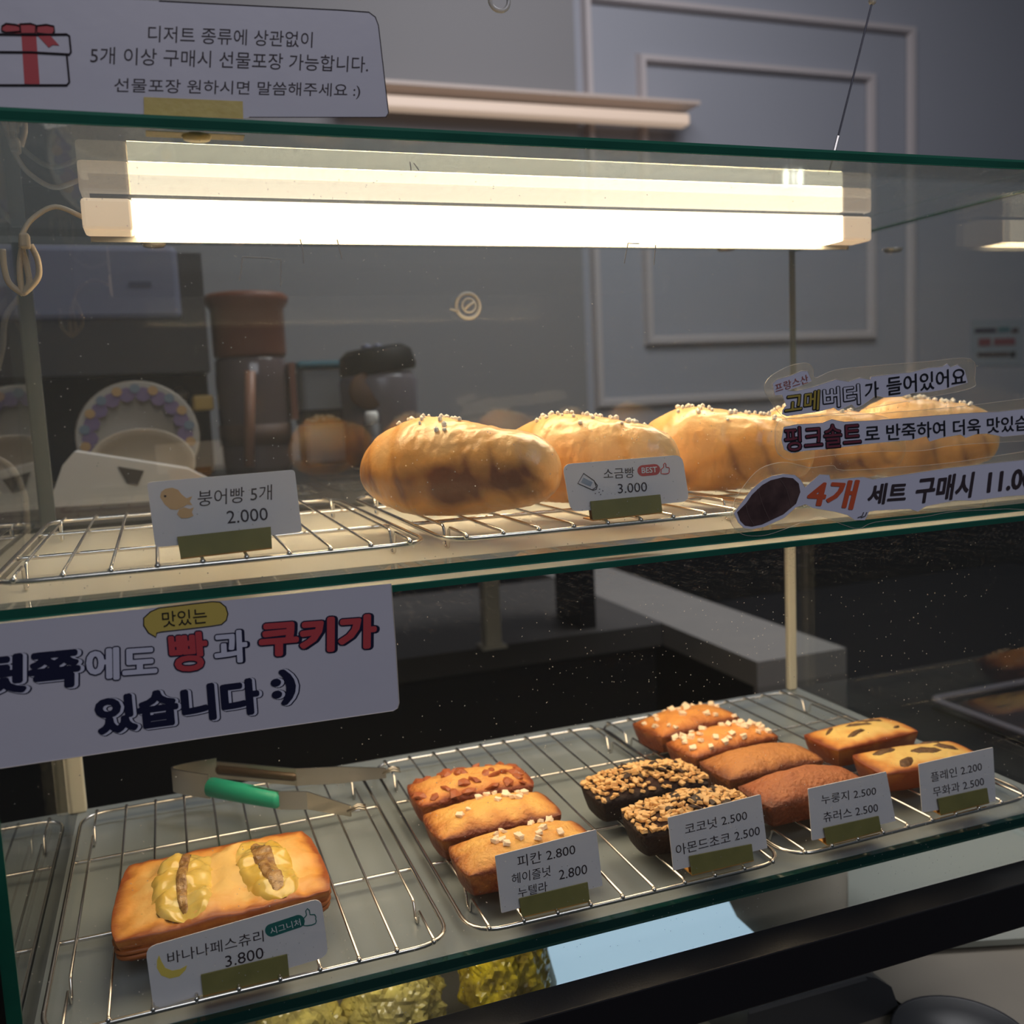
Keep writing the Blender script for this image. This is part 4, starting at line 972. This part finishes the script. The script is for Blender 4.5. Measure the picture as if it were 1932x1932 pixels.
t, Y = price_tag([(274, 1788), (606, 1694), (620, 1804), (290, 1905)], [(379, 1840), (542, 1801), (546, 1841), (383, 1879)], HL, 'white price tag with a yellow banana picture, in front of the banana pastry', .004)
text(t, '바나나페스츄리', (317, 1820), (498, 1776), (315, 1797), Y, I)
text(t, '3.800', (426, 1825), (498, 1807), (424, 1804), Y, I)
pill(t, 512, 1755, 563, 1738, 12, Y, M['green_ink'])
text(t, '시그니처', (511, 1763), (568, 1745), (508, 1750), Y, M['white_ink'], lift=.0004)
thumb(t, 584, 1733, 25, Y, M['green_ink'], -.15)
patch(t, 'banana_picture', [(300, 1802), (296, 1812), (296, 1826), (304, 1840), (320, 1846), (338, 1842), (350, 1830), (353, 1821), (340, 1828), (325, 1831), (312, 1826), (305, 1814)], Y, M['yellow_ink'])

t, Y = price_tag([(934, 1615), (1125, 1565), (1137, 1671), (946, 1723)], [(980, 1696), (1109, 1665), (1113, 1700), (985, 1730)], HL, 'white price tag with three lines of print, before the golden nibbed cakes', .0006)
text(t, '피칸 2.800', (977, 1637), (1086, 1612), (975, 1615), Y, I)
text(t, '헤이즐넛', (966, 1669), (1039, 1652), (965, 1649), Y, I)
text(t, '2.800', (1055, 1660), (1108, 1648), (1054, 1642), Y, I)
text(t, '누텔라', (978, 1694), (1033, 1681), (977, 1675), Y, I)
t, Y = price_tag([(1260, 1543), (1435, 1499), (1448, 1600), (1270.5, 1643)], [(1301, 1616), (1418.5, 1593), (1422, 1623), (1306, 1650.6)], HL, 'white price tag before the almond chocolate cakes', .0006)
text(t, '코코넛 2.500', (1293, 1575), (1410, 1547), (1291, 1555), Y, I)
text(t, '아몬드초코 2.500', (1276, 1615), (1434, 1576), (1274, 1594), Y, I)
t, Y = price_tag([(1524.5, 1488.5), (1672, 1456), (1690, 1549), (1532, 1586)], [(1555, 1563), (1658, 1540), (1663, 1567), (1561, 1594)], HL, 'white price tag before the plain reddish-brown cake', .0006)
text(t, '누룽지 2.500', (1550, 1518), (1653, 1500), (1549, 1500), Y, I)
text(t, '츄러스 2.500', (1554, 1552), (1657, 1532), (1552, 1533), Y, I)
t, Y = price_tag([(1733, 1442), (1873.5, 1410), (1879, 1511), (1740, 1533)], [(1769.5, 1507.5), (1862.5, 1487), (1866.6, 1514), (1775.5, 1537)], HL, 'white price tag before the fig cakes, furthest right', .0006)
text(t, '플레인 2.200', (1757, 1476), (1853, 1454), (1755, 1458), Y, I)
text(t, '무화과 2.500', (1761, 1504), (1857, 1482), (1759, 1486), Y, I)

# ---------------------------------------------------------------- big signs
ys = .3635
t = empty('gift_sign', at(360, 120, 'y', ys), 'white laminated sign with a gift box picture, taped on the lid at top left', 'sign')
P = front([(-90, 198), (0, 204), (459, 224), (470, 221), (715, 221), (728, 221), (733, 213), (714, 48), (708, 32), (696, 23), (640, 19), (300, 2), (-90, -18)], ys)
for q in P: q.z = max(q.z, ZT + TH + .0002)
t = obj('sheet', slab(P, .0006), M['paper2'], t)
line(t, 'cut_edge', [(300, 2), (640, 19), (696, 23), (708, 32), (714, 48), (733, 213), (728, 221), (715, 221.5), (470, 221.5)], ys, M['ink'], r=.00016)
text(t, '디저트 종류에 상관없이', (279, 79), (589, 90), (280, 48), ys, I)
text(t, '5개 이상 구매시 선물포장 가능합니다.', (170, 120), (694, 137), (171, 87), ys, I)
text(t, '선물포장 원하시면 말씀해주세요 :)', (215, 178), (679, 187), (216, 147), ys, I)
M['edge_ink'] = I
patch(t, 'ribbon_print', [(40, 60), (68, 62), (75, 160), (46, 158)], ys, M['red'])
line(t, 'gift_box_outline', [(-60, 64), (0, 65), (60, 66), (126, 65), (131, 68), (134, 98), (131, 103), (60, 99), (-60, 98)], ys, I, r=.0003, lift=.0003)
line(t, 'gift_box_outline', [(126, 103), (131, 155), (126, 161), (60, 161), (-60, 161)], ys, I, r=.0003, lift=.0003)
for bow in ([(4, 50), (12, 45), (30, 47), (40, 44), (58, 45), (70, 48), (88, 47), (102, 50), (103, 60), (98, 66), (75, 64), (60, 66), (38, 64), (12, 62), (3, 58)], [(68, 64), (92, 64), (112, 86), (100, 85), (92, 90)]):
    patch(t, 'bow_print', bow, ys, M['red'], lift=.0002)
line(t, 'bow_outline', [(4, 50), (12, 45), (30, 47), (38, 50), (38, 60), (12, 62), (3, 58)], ys, I, r=.00022, lift=.0004, closed=True)
line(t, 'bow_outline', [(38, 46), (58, 45), (68, 48), (67, 64), (40, 64)], ys, I, r=.00022, lift=.0004, closed=True)
line(t, 'bow_outline', [(70, 49), (88, 47), (102, 50), (103, 60), (98, 66), (70, 63)], ys, I, r=.00022, lift=.0004, closed=True)
t2 = empty('masking_tape', at(365, 205, 'y', YF - .0008), 'strip of yellow tape holding the gift sign to the lid edge', 'tape')
P = front([(271, 183), (458, 191), (459, 224), (272, 216)], ys - .0006)
obj('strip', slab(P, .0003), M['tape'], t2)
a, b = P[3], P[2]
a2, b2 = Vector((a.x, YF - .0012, ZT + TH + .0004)), Vector((b.x, YF - .0012, ZT + TH + .0004))
a3, b3 = Vector((a.x, YF + .002, ZT - .0003)), Vector((b.x, YF + .002, ZT - .0003))
obj('fold', slab([a3 + Vector((0, .0005, 0)), b3 + Vector((0, .0005, 0)), b3 + Vector((0, .008, 0)), a3 + Vector((0, .008, 0))], .0002, Vector((0, 0, -1))), mat('tape_underside', (.5, .42, .2), .5), t2)

yb = YF - .0010
t = empty('bread_sign', at(360, 1280, 'y', yb), 'large laminated sign in navy and red lettering hung over the lower tier at the left', 'sign')
P = front([(-90, 1187), (0, 1177), (360, 1140), (738, 1101), (746, 1210), (753, 1326), (750, 1336), (742, 1341), (380, 1393), (0, 1450), (-90, 1464)], yb)
t = obj('sheet', slab(P, .0005), M['paper2'], t)
line(t, 'cut_edge', [(738, 1101), (746, 1210), (753, 1326), (750, 1336), (742, 1341), (380, 1393), (0, 1450)], yb, M['filmline'], r=.00015)
NV_ = M['navy']
def layered(body, A, B, Cc, fill, off=.03, outline=.022, shadow=None, sh=(0, 0)):
    if shadow:
        text(t, body, A, B, Cc, yb, NV_, off=off, grow=shadow[0], shift=shadow[1], lift=.00010, name='lettering_shadow')
        if shadow[2]: text(t, body, A, B, Cc, yb, M['sticker'], off=off, grow=shadow[2], shift=shadow[3], lift=.00022, name='lettering_gap')
    if outline: text(t, body, A, B, Cc, yb, NV_, off=off, grow=outline, lift=.00034, name='lettering_outline')
    text(t, body, A, B, Cc, yb, fill, off=off, lift=.00046)
layered('뒷쪽', (-50, 1316), (152, 1294), (-50, 1240), NV_, .050, 0, (.034, (.062, -.035), .020, (.046, -.024)))
layered('에도', (163, 1286), (297, 1276), (162, 1224), M['sticker'], .040, .036)
layered('빵', (322, 1269), (395, 1263), (316, 1195), M['red'], .034, .030)
layered('과', (405, 1254), (468, 1248), (402, 1192), M['sticker'], .036, .034, (.034, (.045, -.012), 0, 0))
layered('쿠키가', (488, 1241), (710, 1222), (488, 1173), M['red'], .052, .034, (.034, (.045, -.014), 0, 0))
layered('있습니다', (183, 1388), (492, 1345), (176, 1316), NV_, .050, 0, (.034, (.062, -.035), .020, (.046, -.024)))
layered(':)', (514, 1333), (561, 1326), (508, 1266), NV_, .055, 0, (.034, (.062, -.025), .020, (.046, -.016)))
bp = [(284, 1154), (300, 1147), (350, 1141), (400, 1135), (415, 1136), (426, 1145), (430, 1158), (427, 1170), (418, 1178), (400, 1181), (350, 1187), (305, 1192), (296, 1194), (294, 1202), (280, 1194), (271, 1180), (271, 1166)]
patch(t, 'badge', bp, yb, M['ochre_paper'])
line(t, 'badge_outline', bp, yb, M['black_ink'], r=.00022, closed=True)
text(t, '맛있는', (307, 1183), (391, 1175), (305, 1154), yb, M['black_ink'], lift=.0004)

# ---------------------------------------------------------------- die-cut stickers on the front glass
yk = YF - .0004
def sticker(label, cx, film, borders):
    t = empty('glass_sticker', at(*cx, 'y', yk), label, 'sticker')
    F_ = smooth_path([Vector((x, y, 0)) for x, y in film], 4, True); F_ = [(q.x, q.y) for q in F_]
    patch(t, 'clear_film', F_, yk, M['film'], lift=.0002, th=.0002)
    line(t, 'film_edge', F_, yk, M['filmline'], r=.00009, lift=.0004, closed=True)
    for b in borders:
        wb = patch(t, 'white_border', b, yk, M['sticker'], lift=.0006, th=.0002)
        line(t, 'border_edge', b, yk, M['filmline'], r=.00010, lift=.0006, closed=True)
    return wb
t = sticker('clear die-cut sticker about French gourmet butter, topmost of the three on the glass', (1640, 730),
    [(1442, 738), (1445, 720), (1460, 705), (1490, 690), (1520, 685), (1533, 695), (1537, 713), (1575, 698), (1650, 690), (1750, 682), (1830, 677), (1838, 715), (1832, 732), (1760, 748), (1650, 768), (1560, 783), (1490, 790), (1466, 775)],
    [[(1456, 724), (1465, 716), (1490, 709), (1510, 700), (1522, 700), (1530, 719), (1505, 730), (1484, 737), (1500, 738), (1530, 731), (1545, 726), (1575, 716), (1600, 720), (1620, 713), (1640, 716), (1641, 711), (1655, 709), (1700, 704), (1715, 703), (1750, 694), (1776, 692), (1785, 686), (1792, 693), (1805, 688), (1818, 698), (1822, 712), (1824, 722), (1780, 735), (1750, 740), (1720, 742), (1700, 748), (1668, 750), (1650, 747), (1625, 765), (1612, 770), (1605, 763), (1580, 775), (1572, 769), (1540, 777), (1483, 785), (1474, 781), (1475, 773), (1482, 765), (1474, 745), (1460, 746)]])
T3 = dict(lift=.0008)
text(t, '프랑스산', (1462, 741), (1524, 722), (1459, 725), yk, M['rose_ink'], lift=.0009)
def outlined(t, body, A, B, Cc, fill, off=.02, grow=.022, dy=(.03, -.02)):
    text(t, body, A, B, Cc, yk, M['black_ink'], off=off, grow=grow, shift=dy, lift=.0008, name='lettering_shadow')
    text(t, body, A, B, Cc, yk, M['black_ink'], off=off, grow=grow, lift=.0009, name='lettering_outline')
    text(t, body, A, B, Cc, yk, fill, off=off, lift=.0010)
outlined(t, '고메', (1478, 782), (1542, 773), (1480, 744), M['gold_ink'], .014, .032)
outlined(t, '버터', (1552, 771), (1620, 762), (1550, 733), M['sticker'], .010, .034)
text(t, '가', (1630, 754), (1656, 750), (1629, 722), yk, M['black_ink'], off=.01, lift=.0009)
text(t, '들어있어요', (1671, 747), (1820, 726), (1670, 712), yk, M['black_ink'], off=.008, lift=.0009)
t = sticker('clear die-cut sticker about pink salt dough, middle of the three on the glass', (1700, 815),
    [(1465, 800), (1463, 845), (1475, 862), (1500, 868), (1560, 860), (1650, 852), (1740, 850), (1800, 840), (1932, 832), (2010, 828), (2010, 745), (1932, 752), (1800, 768), (1650, 780), (1500, 788)],
    [[(1477, 806), (1500, 801), (1550, 798), (1567, 791), (1590, 796), (1650, 793), (1750, 785), (1775, 783), (1830, 779), (1880, 777), (1915, 773), (2000, 765), (2000, 818), (1932, 820), (1890, 824), (1860, 818), (1840, 819), (1820, 826), (1810, 820), (1775, 826), (1752, 833), (1746, 823), (1720, 830), (1690, 832), (1630, 838), (1560, 847), (1520, 850), (1492, 855), (1478, 848), (1473, 830)]])
outlined(t, '핑크솔트', (1479, 852), (1622, 840), (1477, 807), M['wine_ink'], .010, .032)
text(t, '로 반죽하여 더욱 맛있습니다', (1630, 834), (1990, 808), (1629, 803), yk, M['black_ink'], off=.008, lift=.0009)
t = sticker('clear die-cut sticker with a dark bread picture and set price, lowest of the three', (1660, 930),
    [(1378, 985), (1380, 955), (1400, 920), (1432, 885), (1475, 872), (1510, 878), (1530, 882), (1570, 878), (1590, 887), (1700, 881), (1800, 872), (1932, 852), (2010, 845), (2010, 955), (1900, 960), (1800, 965), (1740, 975), (1650, 985), (1620, 997), (1590, 990), (1550, 975), (1520, 982), (1480, 998), (1440, 1010), (1400, 1008)],
    [[(1383, 968), (1400, 945), (1415, 925), (1436, 907), (1455, 898), (1476, 894), (1498, 896), (1509, 905), (1517, 919), (1545, 895), (1563, 896), (1565, 905), (1628, 900), (1645, 904), (1700, 896), (1780, 884), (1850, 876), (1925, 868), (2000, 858), (2000, 930), (1900, 936), (1840, 944), (1800, 944), (1745, 955), (1730, 965), (1715, 960), (1650, 963), (1638, 965), (1630, 981), (1611, 981), (1598, 972), (1577, 966), (1532, 958), (1518, 951), (1500, 957), (1478, 977), (1440, 994), (1417, 998), (1402, 996), (1391, 985)]])
patch(t, 'bread_picture', [(1389, 966), (1406, 949), (1417, 933), (1436, 915), (1452, 906), (1476, 900), (1494, 902), (1505, 912), (1508, 928), (1500, 950), (1476, 970), (1436, 989), (1417, 993), (1404, 991), (1395, 982)], yk, mat('dark_bread_print', (.045, .022, .022), .45, col2=(.10, .055, .05), noise_amt=.3, scale=120), lift=.0008)
for p_ in ([(1428, 922), (1436, 950), (1450, 982)], [(1405, 952), (1410, 972), (1420, 990)], [(1470, 905), (1482, 925), (1490, 955)]):
    line(t, 'bread_crease', p_, yk, mat('print_crease', (.13, .085, .08), .5), r=.00022, lift=.0008, sm=4)
text(t, '4개', (1519, 958), (1616, 962), (1523, 900), yk, M['orange_ink'], off=.03, lift=.0009, shear=.15)
text(t, '세트', (1634, 953), (1706, 948), (1636, 913), yk, M['ink'], off=.03, lift=.0009, shear=.12)
text(t, '구매시', (1724, 951), (1834, 938), (1727, 901), yk, M['ink'], off=.03, lift=.0009, shear=.12)
text(t, '11.000', (1859, 930), (1968, 917), (1860, 891), yk, M['ink'], off=.03, lift=.0009, shear=.1)
for dx in (0, 6): line(t, 'dash', [(1616 + dx, 976), (1624 + dx, 973), (1627 + dx, 966)], yk, M['ink'], r=.0002, lift=.001)

# ---------------------------------------------------------------- below the case
o = obj('front_counter', BOX(-.6, 1.6, .30, .617, .845, .885), M['beige_top']); tag(o, 'beige counter top under the display case', 'counter')
zt0 = .885
def flat(name, px_, z, mt, th_, parent): return obj(name, slab([at(x, y, 'z', z) for x, y in px_], th_, Vector((0, 0, 1))), mt, parent)
t = empty('added_fill_strip', (.10, .47, ZL - .005), 'added unseen warm strip under the lower shelf, brightening the cellophane bags', 'lamp')
obj('fill_lens', BOX(-.04, .14, .462, .472, ZL - .0062, ZL - .0055), mat('fill_lens_lit', (.9, .9, .8), .4, emit=(1, .88, .62), estr=14), t)  # added strip, hidden by the shelf, to brighten the bags below
obj('fill_channel', BOX(-.042, .142, .460, .474, ZL - .0055, ZL - .0041), M['grey_plastic'], t)
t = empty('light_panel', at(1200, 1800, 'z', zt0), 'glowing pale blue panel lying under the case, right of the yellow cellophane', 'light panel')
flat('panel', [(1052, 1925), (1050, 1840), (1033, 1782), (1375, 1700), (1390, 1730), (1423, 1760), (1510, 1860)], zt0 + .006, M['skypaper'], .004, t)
st = obj('side_stand', BOX(.86, 1.9, .75, 1.75, .0, .80), M['void']); tag(st, 'black stand to the right of the case, under the dark tray', 'stand')
q = at(1930, 1385, 'z', .802)
zs_ = .8005
dt = empty('baking_tray', q, 'dark baking tray on the black stand, cut off by the right edge', 'tray')
obj('pan', BOX(at(1862, 1362, 'z', zs_ + .01).x, at(1862, 1362, 'z', zs_ + .01).x + .35, q.y - .08, q.y + .13, zs_, zs_ + .003, bev=.001), mat('dark_pan', (.05, .045, .045), .3, metal=.5), dt)
x_ = at(1862, 1362, 'z', zs_ + .01).x
obj('lip', TUBE(round_corners([(x_, q.y - .08, zs_ + .012), (x_ + .35, q.y - .08, zs_ + .012), (x_ + .35, q.y + .13, zs_ + .012), (x_, q.y + .13, zs_ + .012)], .016), .0055, n=8, closed=True), mat('grey_pan_lip', (.22, .20, .22), .35, metal=.4), dt, smooth=True)
t = empty('sage_board', at(1780, 1620, 'z', zt0), 'sage grey board lying under the case at the right', 'board')
flat('board', [(1600, 1790), (1600, 1640), (1900, 1555), (2100, 1640), (2100, 1760)], zt0 + .006, M['sage'], .004, t)
def crumple(name, c, sx, sy, sz, mt, seed, label):
    t = empty(name, (c.x, c.y, zt0), label, 'wrapped sweets')
    bm = bmesh.new(); bmesh.ops.create_icosphere(bm, subdivisions=5, radius=1)
    for v in bm.verts:
        d = v.co.normalized(); n_ = noise.noise(d * 2.2 + Vector((seed, 0, 0))) * .25 + abs(noise.noise(d * 7 + Vector((seed, 3, 0)))) * .16
        v.co = Vector((d.x * sx, d.y * sy, d.z * sz)) * (1 + n_)
    zm = min(v.co.z for v in bm.verts)
    for v in bm.verts: v.co += Vector((c.x, c.y, zt0 - zm))
    obj('wrapper', bm, mt, t)
    return t
crumple('cellophane_bag', at(950, 1850, 'z', zt0 + .03), .024, .03, .030, M['cello'], 3, 'crinkled yellow cellophane bag under the case, beside the glowing panel')
crumple('cellophane_bag', at(745, 1890, 'z', zt0 + .03), .026, .03, .026, M['cello2'], 9, 'crinkled dull yellow-green bag under the case, further left')
crumple('cellophane_bag', at(560, 1935, 'z', zt0 + .03), .024, .03, .022, M['cello2'], 14, 'crinkled greenish bag under the case at the bottom left')
t = empty('grey_bin', at(1600, 1900, 'y', .42), 'dark grey plastic bin with a sloped shoulder under the black rail at the lower right', 'bin')
t.location.z = .885
P = front([(1404, 2010), (1412, 1906), (1633, 1842), (1655, 1846), (1682, 1862), (1692, 1890), (1702, 1922), (1712, 2010)], .42)
for q in P: q.z = max(q.z, .8851)
obj('body', slab(P, .05), M['binmat'], t)
P = front([(1412, 1906), (1633, 1842), (1637, 1849), (1414, 1914)], .4195)
obj('rim', slab(P, .004), mat('grey_rim', (.13, .135, .14), .35), t)
q = at(1815, 1975, 'z', .8855)
t = empty('round_tray', q, 'dark round tray on the beige counter at the bottom right corner', 'tray')
obj('dish', lathe(bmesh.new(), [(0, 0), (.032, 0), (.036, .003), (.037, .006), (.035, .006), (.031, .002), (0, .0015)], q, 40), M['binmat'], t, smooth=True)

# ---------------------------------------------------------------- modelling units -> metres
bpy.context.view_layer.update()
for o in list(bpy.data.objects):
    if o.parent is None:
        if o.type != 'CAMERA': o.scale = o.scale * S
        o.location = o.location * S
